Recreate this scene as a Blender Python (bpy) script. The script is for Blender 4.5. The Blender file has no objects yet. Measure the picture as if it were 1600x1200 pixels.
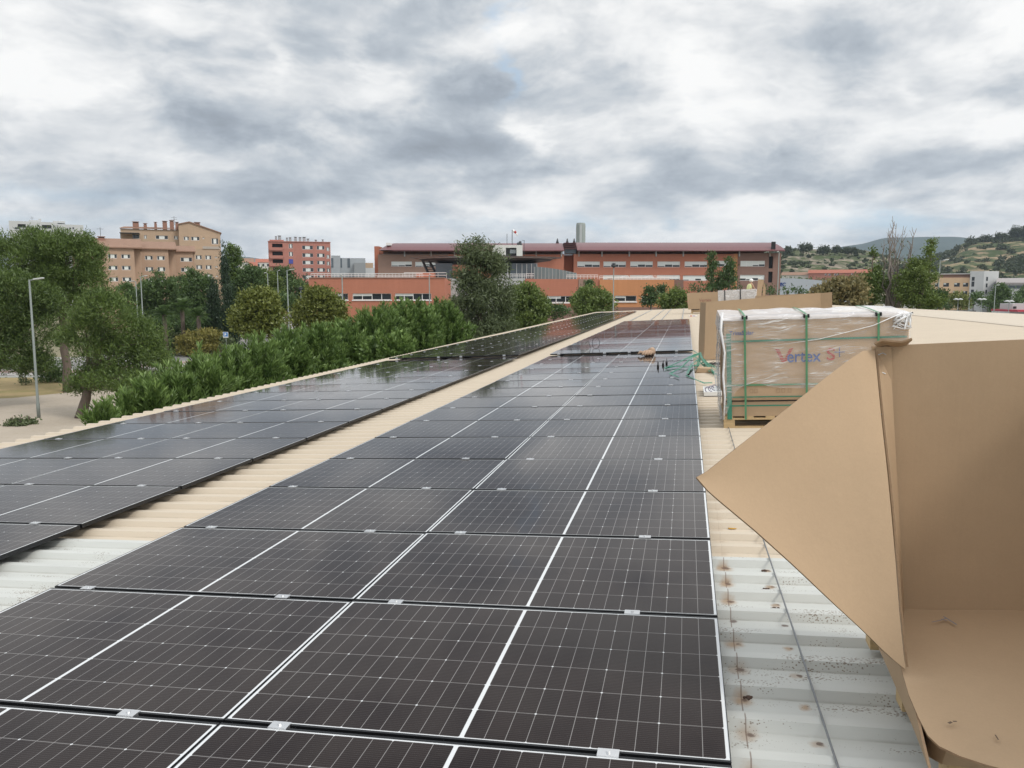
import bpy, math, random
import numpy as np
from mathutils import Vector, Matrix
S = bpy.context.scene
C = S.collection

# ---------------------------------------------------------------- camera
F, PITCH, YAW = 1235.2, 0.1159, -0.2162
CAM = Vector((-0.174, -2.394, 8.0))
RT = Vector((math.cos(YAW), -math.sin(YAW), 0))
FW = Vector((math.sin(YAW), math.cos(YAW), 0))
AXIS = FW * math.cos(PITCH) - Vector((0, 0, 1)) * math.sin(PITCH)
UPV = RT.cross(AXIS)
cam = bpy.data.cameras.new('camera')
cam.sensor_width = 36.0
cam.lens = 36.0 * F / 1600.0
cam.clip_start = 0.05
cam.clip_end = 20000
camo = bpy.data.objects.new('camera', cam)
C.objects.link(camo)
camo.matrix_world = Matrix.Translation(CAM) @ Matrix((RT, UPV, -AXIS)).transposed().to_4x4()
S.camera = camo
ROTZ = math.atan2(RT.y, RT.x)

# ---------------------------------------------------------------- light
S.view_settings.view_transform = 'Standard'
S.view_settings.look = 'None'
S.view_settings.exposure = 0.0
S.view_settings.gamma = 1.0
SUN_EL = math.radians(48)
sdir = (RT * 0.80 - FW * 0.60).normalized()
SUNV = Vector((sdir.x * math.cos(SUN_EL), sdir.y * math.cos(SUN_EL), math.sin(SUN_EL)))
sl = bpy.data.lights.new('sun', 'SUN')
sl.energy = 1.6
sl.angle = math.radians(14)
sl.color = (1.0, 0.95, 0.88)
so = bpy.data.objects.new('sun', sl)
C.objects.link(so)
so.rotation_euler = SUNV.to_track_quat('Z', 'Y').to_euler()
so.location = (0, 0, 60)


class NT:
    """small node-tree writer: sockets in, sockets out"""
    def __init__(s, nt):
        s.nt = nt; s.N = nt.nodes; s.L = nt.links
    def put(s, sock, v):
        if isinstance(v, bpy.types.NodeSocket): s.L.new(v, sock)
        elif v is not None: sock.default_value = v
    def m(s, op, a, b=None, c=None, clamp=False):
        n = s.N.new('ShaderNodeMath'); n.operation = op; n.use_clamp = clamp
        for i, v in enumerate((a, b, c)): s.put(n.inputs[i], v)
        return n.outputs[0]
    def vm(s, op, a, b=None):
        n = s.N.new('ShaderNodeVectorMath'); n.operation = op
        s.put(n.inputs[0], a)
        if b is not None: s.put(n.inputs[1], b)
        return n.outputs['Value'] if op in ('DOT_PRODUCT', 'LENGTH') else n.outputs[0]
    def sep(s, v):
        n = s.N.new('ShaderNodeSeparateXYZ'); s.put(n.inputs[0], v); return n.outputs
    def com(s, x, y, z):
        n = s.N.new('ShaderNodeCombineXYZ')
        for i, v in enumerate((x, y, z)): s.put(n.inputs[i], v)
        return n.outputs[0]
    def noise(s, vec, scale, detail=3, rough=.5, dist=0, col=False):
        n = s.N.new('ShaderNodeTexNoise'); s.put(n.inputs['Vector'], vec)
        n.inputs['Scale'].default_value = scale; n.inputs['Detail'].default_value = detail
        n.inputs['Roughness'].default_value = rough; n.inputs['Distortion'].default_value = dist
        return n.outputs['Color'] if col else n.outputs[0]
    def mix(s, f, a, b):
        n = s.N.new('ShaderNodeMix'); n.data_type = 'RGBA'
        s.put(n.inputs[0], f)
        for i, v in ((6, a), (7, b)):
            if isinstance(v, tuple) and len(v) == 3: v = v + (1,)
            s.put(n.inputs[i], v)
        return n.outputs[2]
    def step(s, v, a, b):
        n = s.N.new('ShaderNodeMapRange'); n.interpolation_type = 'SMOOTHSTEP'
        s.put(n.inputs[0], v); n.inputs[1].default_value = a; n.inputs[2].default_value = b
        return n.outputs[0]
    def ramp(s, v, stops):
        n = s.N.new('ShaderNodeValToRGB'); s.put(n.inputs[0], v)
        e = n.color_ramp.elements
        while len(e) > 1: e.remove(e[-1])
        e[0].position = stops[0][0]; e[0].color = stops[0][1] + (1,)
        for p, c in stops[1:]:
            x = e.new(p); x.color = c + (1,)
        return n.outputs[0]


# ---------------------------------------------------------------- sky
world = bpy.data.worlds.new('World')
S.world = world
world.use_nodes = True
t = NT(world.node_tree)
t.N.clear()
out = t.N.new('ShaderNodeOutputWorld')
bg = t.N.new('ShaderNodeBackground')
t.L.new(bg.outputs[0], out.inputs[0])
d = t.N.new('ShaderNodeTexCoord').outputs['Generated']
dx, dy, dz = t.sep(d)
zc = t.m('MAXIMUM', dz, 0.0)
zz = t.m('ADD', zc, 0.17)
P = t.com(t.m('DIVIDE', dx, zz), t.m('DIVIDE', dy, zz), 0.0)
n1 = t.noise(P, 1.5, 9, .55, .35)
q = t.vm('MULTIPLY', t.vm('ADD', d, t.vm('MULTIPLY', t.vm('SUBTRACT', t.noise(d, 4, 4, .5, 0, True), (.5, .5, .5)), (.12, .12, .06))), (1, 1, 2.2))
n2 = t.step(t.noise(q, 4.8, 9, .56, .15), .31, .69)
n3 = t.noise(t.vm('ADD', q, (3.1, 7.7, 1.3)), 15, 7, .6, .2)
wv = t.vm('SUBTRACT', t.noise(t.vm('MULTIPLY', d, (1, 1, 2.2)), 9, 5, .6, 0, True), (.5, .5, .5))
fr = t.m('MAXIMUM', t.vm('DOT_PRODUCT', d, tuple(FW)), 0.08)
U = t.m('DIVIDE', t.vm('DOT_PRODUCT', d, tuple(RT)), fr)
V = t.m('DIVIDE', dz, fr)
UV = t.vm('ADD', t.com(U, V, 0), t.vm('MULTIPLY', wv, (.16, .075, 0)))
def blobs(lst, start):
    acc = start
    for (px, py, a, b, w) in lst:
        c = ((px - 800) / F, (456 - py) / F, 0)
        q = t.vm('MULTIPLY', t.vm('SUBTRACT', UV, c), (F / a, F / b, 0))
        e = t.m('POWER', 0.3679, t.vm('DOT_PRODUCT', q, q))
        acc = t.m('MULTIPLY_ADD', e, w, acc)
    return acc
CLOUDS = [  # banks of cloud: direction, breadth, darker (-) or brighter (+)
    (430, 165, 150, 42, -.30), (560, 210, 220, 38, -.20), (745, 150, 60, 32, -.24), (690, 240, 130, 20, -.16),
    (130, 215, 190, 42, -.17), (240, 290, 150, 20, -.15), (520, 85, 110, 42, -.14), (470, 310, 120, 14, -.14),
    (120, 10, 90, 18, -.20), (0, 95, 30, 20, -.2), (1260, 85, 170, 65, -.20), (1060, 40, 90, 45, -.10),
    (930, 8, 90, 22, -.18), (1130, 255, 210, 26, -.20), (1020, 285, 150, 22, -.16), (1380, 292, 150, 22, -.18),
    (1560, 255, 90, 20, -.16), (1230, 205, 110, 18, -.12), (870, 300, 90, 14, -.10), (1480, 150, 120, 30, -.10),
    (700, 20, 120, 40, -.10), (330, 190, 60, 20, -.1),
    (60, 120, 80, 34, .20), (165, 160, 100, 26, .20), (455, 70, 60, 30, .12), (560, 55, 50, 26, .16),
    (440, 105, 20, 14, .15), (830, 225, 26, 42, .30), (1060, 135, 80, 24, .16), (1110, 190, 80, 16, .14),
    (1545, 212, 70, 22, .20), (1400, 155, 20, 12, .12), (1170, 320, 110, 12, .14), (1240, 357, 26, 7, .14),
    (420, 242, 110, 16, .14), (820, 30, 60, 40, .08), (1590, 30, 60, 40, .14), (300, 330, 260, 16, .05),
    (1320, 335, 120, 10, .10), (600, 345, 300, 14, .06), (1530, 320, 90, 14, .10)]
val = t.m('MULTIPLY_ADD', t.m('SUBTRACT', n1, .5), .95, .715)
val = t.m('MULTIPLY_ADD', t.m('SUBTRACT', n2, .5), .50, val)
val = t.m('MULTIPLY_ADD', t.m('SUBTRACT', n3, .5), .55, val)
val = blobs([(p_, q_, a_, b_, w_ * 1.2) for p_, q_, a_, b_, w_ in CLOUDS], val)
cl = t.ramp(val, [(0.0, (.27, .30, .345)), (.30, (.375, .422, .482)), (.50, (.525, .573, .625)),
                  (.68, (.72, .745, .77)), (.84, (.89, .90, .905)), (1.0, (1.02, 1.02, 1.01))])
gap = blobs([(1130, 362, 130, 20, .8), (1310, 345, 120, 16, .55), (800, 130, 14, 34, .5), (795, 45, 16, 22, .5),
             (1440, 350, 90, 14, .5), (960, 350, 120, 14, .4), (100, 300, 160, 14, .25), (690, 360, 220, 12, .25),
             (40, 345, 150, 12, .3)], 0.0)
gap = t.m('MULTIPLY', gap, t.step(n2, 1.0, .30), clamp=True)
sky = t.N.new('ShaderNodeTexSky')
sky.sky_type = 'NISHITA'; sky.sun_disc = False
sky.sun_elevation = SUN_EL
sky.sun_rotation = math.atan2(SUNV.x, SUNV.y)
skyc = t.vm('ADD', t.vm('MULTIPLY', sky.outputs[0], (.05, .05, .05)), (.34, .47, .60))
zen = t.m('MULTIPLY_ADD', t.step(dz, .38, .9), .35, 1.0)
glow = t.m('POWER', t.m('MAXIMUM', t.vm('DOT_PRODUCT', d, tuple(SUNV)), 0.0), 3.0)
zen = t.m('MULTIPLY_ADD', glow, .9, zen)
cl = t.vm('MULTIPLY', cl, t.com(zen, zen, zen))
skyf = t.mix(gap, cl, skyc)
low = t.step(dz, -.02, .0)
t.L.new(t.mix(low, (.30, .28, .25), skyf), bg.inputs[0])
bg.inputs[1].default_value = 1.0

# ---------------------------------------------------------------- pixel <-> place (survey of the photograph)
def ray(px, py):
    return (AXIS + RT * ((px - 800) / F) + UPV * ((600 - py) / F))
TILT, Z0 = 0.044, 6.43            # the roof plane: z = Z0 + TILT * x
def RP(px, py, lift=0.0):
    r = ray(px, py); k = (Z0 + lift + TILT * CAM.x - CAM.z) / (r.z - TILT * r.x)
    return CAM + r * k
def YP(px, py, Y):
    r = ray(px, py); return CAM + r * ((Y - CAM.y) / r.y)
def XP(px, py, X):
    r = ray(px, py); return CAM + r * ((X - CAM.x) / r.x)
def DP(px, py, D):
    r = ray(px, py); return CAM + r * (D / r.dot(FW))
def GP(px, py, z=0.0):
    r = ray(px, py); return CAM + r * ((z - CAM.z) / r.z)
def roofz(x, lift=0.0): return Z0 + TILT * x + lift

# ---------------------------------------------------------------- mesh helpers
class MB:
    def __init__(s): s.v = []; s.f = []; s.mi = []
    def poly(s, pts, m=0):
        i = len(s.v); s.v += [tuple(p) for p in pts]; s.f.append(tuple(range(i, i + len(pts)))); s.mi.append(m)
    def box(s, x0, x1, y0, y1, z0, z1, m=0):
        i = len(s.v)
        s.v += [(x0, y0, z0), (x1, y0, z0), (x1, y1, z0), (x0, y1, z0), (x0, y0, z1), (x1, y0, z1), (x1, y1, z1), (x0, y1, z1)]
        for q in ((0, 3, 2, 1), (4, 5, 6, 7), (0, 1, 5, 4), (1, 2, 6, 5), (2, 3, 7, 6), (3, 0, 4, 7)):
            s.f.append(tuple(i + k for k in q)); s.mi.append(m)
    def prism(s, pts, vec, m=0):
        """closed prism: polygon pts swept by vec"""
        n = len(pts); i = len(s.v); vec = Vector(vec)
        s.v += [tuple(p) for p in pts] + [tuple(Vector(p) + vec) for p in pts]
        s.f.append(tuple(range(i, i + n))[::-1]); s.f.append(tuple(range(i + n, i + 2 * n))); s.mi += [m, m]
        for k in range(n):
            s.f.append((i + k, i + (k + 1) % n, i + n + (k + 1) % n, i + n + k)); s.mi.append(m)
    def tube(s, pts, r, n=8, m=0, cap=True):
        pts = [Vector(p) for p in pts]
        rs = r if isinstance(r, (list, tuple)) else [r] * len(pts)
        base = len(s.v); pu = None
        for k, p in enumerate(pts):
            a = pts[max(k - 1, 0)]; b = pts[min(k + 1, len(pts) - 1)]
            tn = (b - a); tn = tn.normalized() if tn.length > 1e-9 else Vector((0, 0, 1))
            u = (pu - tn * pu.dot(tn)) if pu is not None else tn.orthogonal()
            u = u.normalized() if u.length > 1e-6 else tn.orthogonal().normalized()
            pu = u; w = tn.cross(u)
            for j in range(n):
                an = 2 * math.pi * j / n
                s.v.append(tuple(p + (u * math.cos(an) + w * math.sin(an)) * rs[k]))
        for k in range(len(pts) - 1):
            for j in range(n):
                a = base + k * n + j; b = base + k * n + (j + 1) % n
                s.f.append((a, b, b + n, a + n)); s.mi.append(m)
        if cap:
            s.f.append(tuple(base + j for j in range(n))[::-1]); s.mi.append(m)
            e = base + (len(pts) - 1) * n
            s.f.append(tuple(e + j for j in range(n))); s.mi.append(m)
    def grid(s, rows, m=0):
        i = len(s.v); nr = len(rows); nc = len(rows[0])
        for r in rows: s.v += [tuple(p) for p in r]
        for a in range(nr - 1):
            for b in range(nc - 1):
                s.f.append((i + a * nc + b, i + a * nc + b + 1, i + (a + 1) * nc + b + 1, i + (a + 1) * nc + b)); s.mi.append(m)
    def ball(s, c, rx, ry, rz, m=0, nu=12, nv=8):
        rows = []
        for a in range(nv + 1):
            th = math.pi * a / nv
            rows.append([(c[0] + rx * math.sin(th) * math.cos(2 * math.pi * b / nu), c[1] + ry * math.sin(th) * math.sin(2 * math.pi * b / nu),
                          c[2] + rz * math.cos(th)) for b in range(nu + 1)])
        s.grid(rows, m)
    def mesh(s, name, mats, smooth=False):
        me = bpy.data.meshes.new(name); me.from_pydata(s.v, [], s.f)
        for mm in (mats if isinstance(mats, (list, tuple)) else [mats]): me.materials.append(mm)
        me.polygons.foreach_set('material_index', s.mi)
        if smooth: me.polygons.foreach_set('use_smooth', [True] * len(s.f))
        me.update(); return me
    def build(s, name, mats, parent=None, smooth=False, loc=None):
        return link(name, s.mesh(name, mats, smooth), parent, loc)
def link(name, me, parent=None, loc=None):
    o = bpy.data.objects.new(name, me); C.objects.link(o)
    if parent is not None: o.parent = parent
    if loc is not None: o.location = loc
    return o
def tag(o, label, cat, group=None):
    o['label'] = label; o['category'] = cat
    if group: o['group'] = group
    return o
def thing(name, label, cat, loc=(0, 0, 0), rz=0.0, group=None, ry=0.0):
    o = bpy.data.objects.new(name, None); C.objects.link(o)
    o.empty_display_size = .2
    o.location = loc; o.rotation_euler = (0, ry, rz)
    return tag(o, label, cat, group)
def kind(o, k): o['kind'] = k; return o
def bevel(o, w, seg=2):
    b = o.modifiers.new('bevel', 'BEVEL'); b.width = w; b.segments = seg; b.limit_method = 'ANGLE'; return o

# ---------------------------------------------------------------- materials
def base_mat(name):
    m = bpy.data.materials.new(name); m.use_nodes = True
    tt = NT(m.node_tree); b = tt.N['Principled BSDF']
    return m, tt, b
def oc(tt): return tt.N.new('ShaderNodeTexCoord').outputs['Object']
def pm(name, col, rough=.7, var=.12, scale=3.0, metal=0.0, bump=0.0, bscale=40.0, spec=.4, stretch=(1, 1, 1), streak=0.0):
    m, tt, b = base_mat(name)
    v = tt.vm('MULTIPLY', oc(tt), stretch)
    n = tt.noise(v, scale, 5, .6)
    f = tt.m('MULTIPLY_ADD', tt.m('SUBTRACT', n, .5), 2 * var * 1.6, 1.0)
    if streak:
        n2 = tt.noise(tt.vm('MULTIPLY', oc(tt), (6, 6, .35)), 1.0, 4, .6)
        f = tt.m('MULTIPLY_ADD', tt.m('SUBTRACT', n2, .5), streak * 2, f)
    c = tt.vm('MULTIPLY', tt.com(*col), tt.com(f, f, f))
    tt.L.new(c, b.inputs['Base Color'])
    b.inputs['Roughness'].default_value = rough; b.inputs['Metallic'].default_value = metal
    b.inputs['Specular IOR Level'].default_value = spec
    if bump:
        bn = tt.N.new('ShaderNodeBump'); bn.inputs['Strength'].default_value = bump
        bn.inputs['Distance'].default_value = .02
        tt.L.new(tt.noise(oc(tt), bscale, 4), bn.inputs['Height']); tt.L.new(bn.outputs[0], b.inputs['Normal'])
    return m
M = {}
M['black'] = pm('black_plastic', (.012, .012, .013), .5, .1)
M['alu'] = pm('aluminium', (.72, .73, .74), .32, .06, 20, metal=.85)
M['galv'] = pm('galvanised_steel', (.42, .44, .45), .45, .1, 4, metal=.6)
M['pole'] = pm('grey_painted_pole', (.20, .225, .21), .5, .08, 3)
M['cable'] = pm('steel_cable', (.22, .23, .24), .45, .15, 60, metal=.5)
M['white'] = pm('white_paint', (.78, .78, .76), .5, .06, 2)
M['glass'] = pm('window_glass', (.03, .035, .04), .08, .2, 1, spec=.6)
M['dark'] = pm('dark_opening', (.02, .02, .022), .8, .2)
M['blind'] = pm('pale_blind', (.70, .73, .70), .8, .06, 3)
# ================================================================ the warehouse roof
EAVE, RIDGE, YN, YF = -8.7, 10.4, -7.0, 74.0
YB = RP(1180, 872).y                                    # where the pale old sheet meets the beige sheets
def rust_dirt_and_shade(tt, col, amount):
    p = tt.N.new('ShaderNodeTexCoord').outputs['Object']
    x, y, z = tt.sep(p)
    ry = tt.m('SUBTRACT', tt.m('FRACT', tt.m('DIVIDE', y, .25)), .5)             # along the rib period
    wob = tt.noise(p, 17, 4, .6)
    # rust round the fixing screws: one per rib, in a column beside the array
    def spots(cx, r0, ph, rx=1.0):
        a = tt.m('MULTIPLY', tt.m('SUBTRACT', x, cx), rx); b = tt.m('MULTIPLY', tt.m('SUBTRACT', ry, ph), .25)
        dd = tt.m('SQRT', tt.m('ADD', tt.m('MULTIPLY', a, a), tt.m('MULTIPLY', b, b)))
        dd = tt.m('MULTIPLY_ADD', tt.m('SUBTRACT', wob, .5), .06, dd)
        return dd
    foot = tt.m('ADD', tt.step(tt.m('ABSOLUTE', tt.m('SUBTRACT', ry, .07)), .035, .0), tt.step(tt.m('ABSOLUTE', tt.m('SUBTRACT', tt.m('ABSOLUTE', ry), .485)), .02, .0))  # dark rib-foot lines painted in for weak slope shading, broken up like dirt
    foot = tt.m('MULTIPLY', foot, tt.step(tt.noise(tt.vm('MULTIPLY', p, (2.5, 9, 1)), 1.3, 5, .65), .30, .75))
    col = tt.mix(tt.m('MULTIPLY', foot, .55), col, (.24, .215, .17))
    gate = tt.step(tt.noise(tt.com(0, tt.m('MULTIPLY', tt.m('FLOOR', tt.m('DIVIDE', y, .25)), 7.31), 3.3), 1.0, 0), .22, .40)
    for cx, r, ph in SPOT_COLS:
        s1 = tt.step(spots(cx, r, ph), r, r * .25)
        col = tt.mix(tt.m('MULTIPLY', tt.m('MULTIPLY', s1, gate), .75 * amount), col, (.36, .22, .11))
        s2 = tt.step(spots(cx + .012, r, ph + .02), r * .38, r * .15)
        col = tt.mix(tt.m('MULTIPLY', s2, .8 * amount), col, (.10, .06, .045))
    crack = tt.m('MULTIPLY', tt.step(tt.m('ABSOLUTE', tt.m('SUBTRACT', x, SPOT_COLS[0][0])), .0035, .0015), tt.step(tt.m('ABSOLUTE', ry), .38, .30))
    col = tt.mix(tt.m('MULTIPLY', crack, .7 * amount), col, (.16, .10, .07))
    # small dark lichen and grit, gathered along the ribs
    vo = tt.N.new('ShaderNodeTexVoronoi'); vo.inputs['Scale'].default_value = 95
    tt.L.new(tt.vm('MULTIPLY', p, (.8, 1.25, 1)), vo.inputs['Vector'])
    dens = tt.m('MULTIPLY', tt.step(tt.noise(tt.vm('MULTIPLY', p, (1.4, 5, 1)), 1.6, 3), .46, .70), .36)
    band = tt.m('MULTIPLY_ADD', tt.step(tt.m('ABSOLUTE', tt.m('ADD', ry, .12)), .10, .01), .12, dens)
    g = tt.step(tt.m('SUBTRACT', vo.outputs['Distance'], band), .04, .0)
    col = tt.mix(tt.m('MULTIPLY', g, .75 * amount), col, (.17, .125, .085))
    return col
_x = [RP(1155, 990).x, RP(1250, 1010).x, RP(1215, 930).x]
SPOT_COLS = [(RP(1142, 970).x, .058, -.02), (RP(1224, 985).x, .034, -.10)]
def roof_mat(name, c, amount, var, rough=.55):
    m, tt, b = base_mat(name)
    p = oc(tt)
    n = tt.noise(tt.vm('MULTIPLY', p, (.5, 2, 1)), 1.2, 5, .6)
    f = tt.m('MULTIPLY_ADD', tt.m('SUBTRACT', n, .5), var, 1.0)
    sheets = tt.m('FRACT', tt.m('DIVIDE', tt.sep(p)[1], 1.0))
    lap = tt.step(tt.m('ABSOLUTE', tt.m('SUBTRACT', sheets, .5)), .493, .499)
    col = tt.vm('MULTIPLY', tt.com(*c), tt.com(f, f, f))
    col = tt.mix(tt.m('MULTIPLY', lap, .35), col, (.25, .22, .18))
    col = rust_dirt_and_shade(tt, col, amount)
    tt.L.new(col, b.inputs['Base Color']); b.inputs['Roughness'].default_value = rough
    b.inputs['Specular IOR Level'].default_value = .35
    return m
M['beige'] = roof_mat('beige_sheet_metal', (.575, .495, .39), .16, .16)
M['pale'] = roof_mat('pale_weathered_sheet', (.545, .555, .525), 1.0, .42)
M['end'] = pm('dark_sheet_end', (.22, .19, .15), .7, .1)
wh = thing('warehouse', 'low warehouse with beige ribbed metal roof carrying the solar panels', 'warehouse', (0, 0, 0))
def ribbed(y0, y1):
    rows = []; k0 = int(round(y0 / .25)); k1 = int(round(y1 / .25))
    ys = []
    for k in range(k0, k1):
        b = k * .25
        ys += [(b, 0), (b + .025, .0), (b + .145, 0), (b + .170, .036), (b + .222, .036), (b + .246, .002)]
    ys.append((k1 * .25, 0))
    xs = [EAVE, -4.6, -.05, .6, 3.2, RIDGE]
    return [[(x, y, Z0 + TILT * x + h) for x in xs] for (y, h) in ys]
kb = round(YB / .25) * .25
r = MB(); r.grid(ribbed(YN, kb)); r.build('pale_roof_sheet', M['pale'], wh)
r = MB(); r.grid(ribbed(kb, YF)); r.build('roof', M['beige'], wh)
r = MB()
r.grid([[(RIDGE - .25, y, roofz(RIDGE - .25, .045)), (RIDGE, y, roofz(RIDGE, .06)), (RIDGE + 19.1, y, roofz(RIDGE) - TILT * 19.1)] for y in (YN, YF)])
r.build('far_roof_slope', M['beige'], wh)
r = MB()
r.box(EAVE + .25, EAVE + .45, YN, YF - .1, 0, roofz(EAVE) - .04)
r.box(RIDGE + 18.6, RIDGE + 18.8, YN, YF - .1, 0, roofz(EAVE) - .04)
for yy in (YN + .1, YF - .35):
    r.prism([(EAVE + .45, yy, 0), (RIDGE + 18.6, yy, 0), (RIDGE + 18.6, yy, roofz(EAVE) - .05), (RIDGE, yy, roofz(RIDGE) - .08), (EAVE + .45, yy, roofz(EAVE) - .05)], (0, .2, 0))
r.build('wall', pm('rendered_wall', (.5, .44, .36), .8, .08, .5), wh)
r = MB()                                                            # eave flashing with a dark drip edge
r.box(EAVE - .02, EAVE + .03, YN, YF, roofz(EAVE) - .14, roofz(EAVE) - .01)
r.build('eave_trim', M['end'], wh)

# ================================================================ solar panels
PW, PL, PT, GAP, CGAP = 1.770, 1.134, .030, .020, .005
def cell_mat():
    m, tt, b = base_mat('solar_glass')
    p = oc(tt); x, y, z = tt.sep(p)
    ax = tt.m('ABSOLUTE', x)
    HX0, HX1, HY = .0075, PW / 2 - .0145, PL / 2 - .018               # half-string limits
    cp = (HX1 - HX0) / 12; rp = 2 * HY / 6
    cx = tt.m('DIVIDE', tt.m('SUBTRACT', ax, HX0), cp)
    cy = tt.m('DIVIDE', tt.m('ADD', y, HY), rp)
    fx = tt.m('SUBTRACT', cx, tt.m('ROUND', cx)); fy = tt.m('SUBTRACT', cy, tt.m('ROUND', cy))
    lx = tt.m('LESS_THAN', tt.m('ABSOLUTE', fx), .0012 / cp)
    ly = tt.m('LESS_THAN', tt.m('ABSOLUTE', fy), .0014 / rp)
    c3 = tt.m('DIVIDE', cx, 3.0); f3 = tt.m('MULTIPLY', tt.m('SUBTRACT', c3, tt.m('ROUND', c3)), 3 * cp)
    dia = tt.m('ADD', tt.m('ABSOLUTE', f3), tt.m('MULTIPLY', tt.m('ABSOLUTE', fy), rp))
    ld = tt.m('LESS_THAN', dia, .0055)
    outx = tt.m('GREATER_THAN', ax, HX1); outy = tt.m('GREATER_THAN', tt.m('ABSOLUTE', y), HY)
    mid = tt.m('LESS_THAN', ax, HX0)
    white = tt.m('MAXIMUM', tt.m('MAXIMUM', outx, outy), tt.m('MAXIMUM', mid, ld))
    bb = tt.m('MULTIPLY', tt.m('ADD', y, HY), 16 / rp)
    fb = tt.m('LESS_THAN', tt.m('ABSOLUTE', tt.m('SUBTRACT', tt.m('FRACT', bb), .5)), .07)
    oi = tt.N.new('ShaderNodeObjectInfo').outputs['Random']
    cid = tt.noise(tt.com(tt.m('ADD', tt.m('MULTIPLY', tt.m('FLOOR', cx), 5.17), tt.m('MULTIPLY', oi, 90)), tt.m('MULTIPLY', tt.m('FLOOR', cy), 3.71), tt.m('SIGN', x)), 1.0, 0)
    cell = tt.mix(cid, (.0095, .0055, .0056), (.020, .0125, .0115))
    cell = tt.mix(tt.m('MULTIPLY', fb, .20), cell, (.16, .15, .145))
    col = tt.mix(tt.m('MULTIPLY', tt.m('MAXIMUM', lx, ly), .85), cell, (.27, .26, .255))
    col = tt.mix(white, col, (.66, .68, .69))
    dust = tt.step(tt.noise(tt.vm('ADD', p, tt.com(tt.m('MULTIPLY', oi, 40), 0, 0)), 2.4, 5, .65), .35, .9)
    col = tt.mix(tt.m('MULTIPLY', dust, .02), col, (.45, .38, .30))
    tt.L.new(col, b.inputs['Base Color'])
    tt.L.new(tt.m('MULTIPLY_ADD', dust, .06, .055), b.inputs['Roughness'])
    b.inputs['IOR'].default_value = 1.25
    return m
M['cell'] = cell_mat()
M['pframe'] = pm('black_anodised_frame', (.014, .015, .017), .38, .1, 6, metal=.3)
fm = MB()
w = .011; wx = .003
fm.box(-PW / 2, PW / 2, -PL / 2, -PL / 2 + w, -PT, 0); fm.box(-PW / 2, PW / 2, PL / 2 - w, PL / 2, -PT, 0)
fm.box(-PW / 2, -PW / 2 + wx, -PL / 2 + w, PL / 2 - w, -PT, 0); fm.box(PW / 2 - wx, PW / 2, -PL / 2 + w, PL / 2 - w, -PT, 0)
FRAME = fm.mesh('frame', M['pframe'])
gm = MB(); gm.box(-PW / 2 + wx, PW / 2 - wx, -PL / 2 + w, PL / 2 - w, -.010, -.0015)
GLASS = gm.mesh('glass', M['cell'])
cm = MB()
cm.box(-.035, .035, -.022, .022, .0005, .005); cm.box(-.035, .035, -.0085, .0085, -.035, .0005)
cm.tube([(0, 0, .005), (0, 0, .011)], .0075, 6)
CLAMP = cm.mesh('clamp', M['alu'])
ORD = ('front first second third fourth fifth sixth seventh eighth ninth tenth eleventh twelfth thirteenth fourteenth fifteenth sixteenth seventeenth '
       'eighteenth nineteenth twentieth').split()
def ordn(n):
    if n <= 20: return ORD[n]
    tens = {2: 'twenty', 3: 'thirty', 4: 'forty', 5: 'fifty', 6: 'sixty'}[n // 10]
    one = n % 10
    return {20: 'twentieth', 30: 'thirtieth', 40: 'fortieth', 50: 'fiftieth', 60: 'sixtieth'}[n] if one == 0 else tens + '-' + ORD[one]
FR_CL = (.127, .783)
RL = math.atan(TILT)
def panel(xc, yc, lift, label, group, pitch=0.0):
    p = thing('solar_panel', label, 'solar panel', (xc, yc, roofz(xc, lift)), 0, group, ry=-RL)
    p.rotation_euler = (pitch, -RL + rr.uniform(-.002, .002), 0)
    link('frame', FRAME, p); link('glass', GLASS, p)
    for f in FR_CL:
        link('clamp', CLAMP, p, (-PW / 2 + f * PW, -PL / 2 - GAP / 2, 0))
    return p
PITCHY = PL + GAP
LIFT = .11
rr = random.Random(5)
XR = -PW / 2                                                        # right array: its right edge is x = 0
XL0 = RP(284, 759, LIFT).x                                          # left array: right edge measured on the photo
NEAR, STEP = 15, 0.16                                               # rows before the step, extra gap
def row_y(k): return (k + .5) * PITCHY
def slope_lift(k):                                                  # beyond the step the roof is raised, then falls away again
    return LIFT + max(0.0, .050 - .0035 * (k - NEAR) * PITCHY)
for side, xr, k0, k1 in (('right', 0.0, -1, 36), ('left', XL0, 0, 58)):
    for ci, col in enumerate(('right', 'left')):
        xc = xr - PW / 2 - ci * (PW + CGAP)
        for k in range(k0, k1):
            far = k >= NEAR
            y = row_y(k) + (STEP if far else 0) + GAP / 2
            if far:
                lb = 'solar panel in the %s row beyond the raised step, %s column of the %s-hand array' % (ordn(k - NEAR + 1), col, side)
            else:
                lb = 'solar panel in the %s row from the photographer, %s column of the %s-hand array' % (ordn(k - k0 + 1), col, side)
            panel(xc, y, slope_lift(k) if far else LIFT, lb,
                  'black framed solar panels of the %s-hand array' % side, (.011 if side == 'right' else -.0025) + rr.uniform(-.004, .004) if far else rr.uniform(-.0035, .0035))
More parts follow.
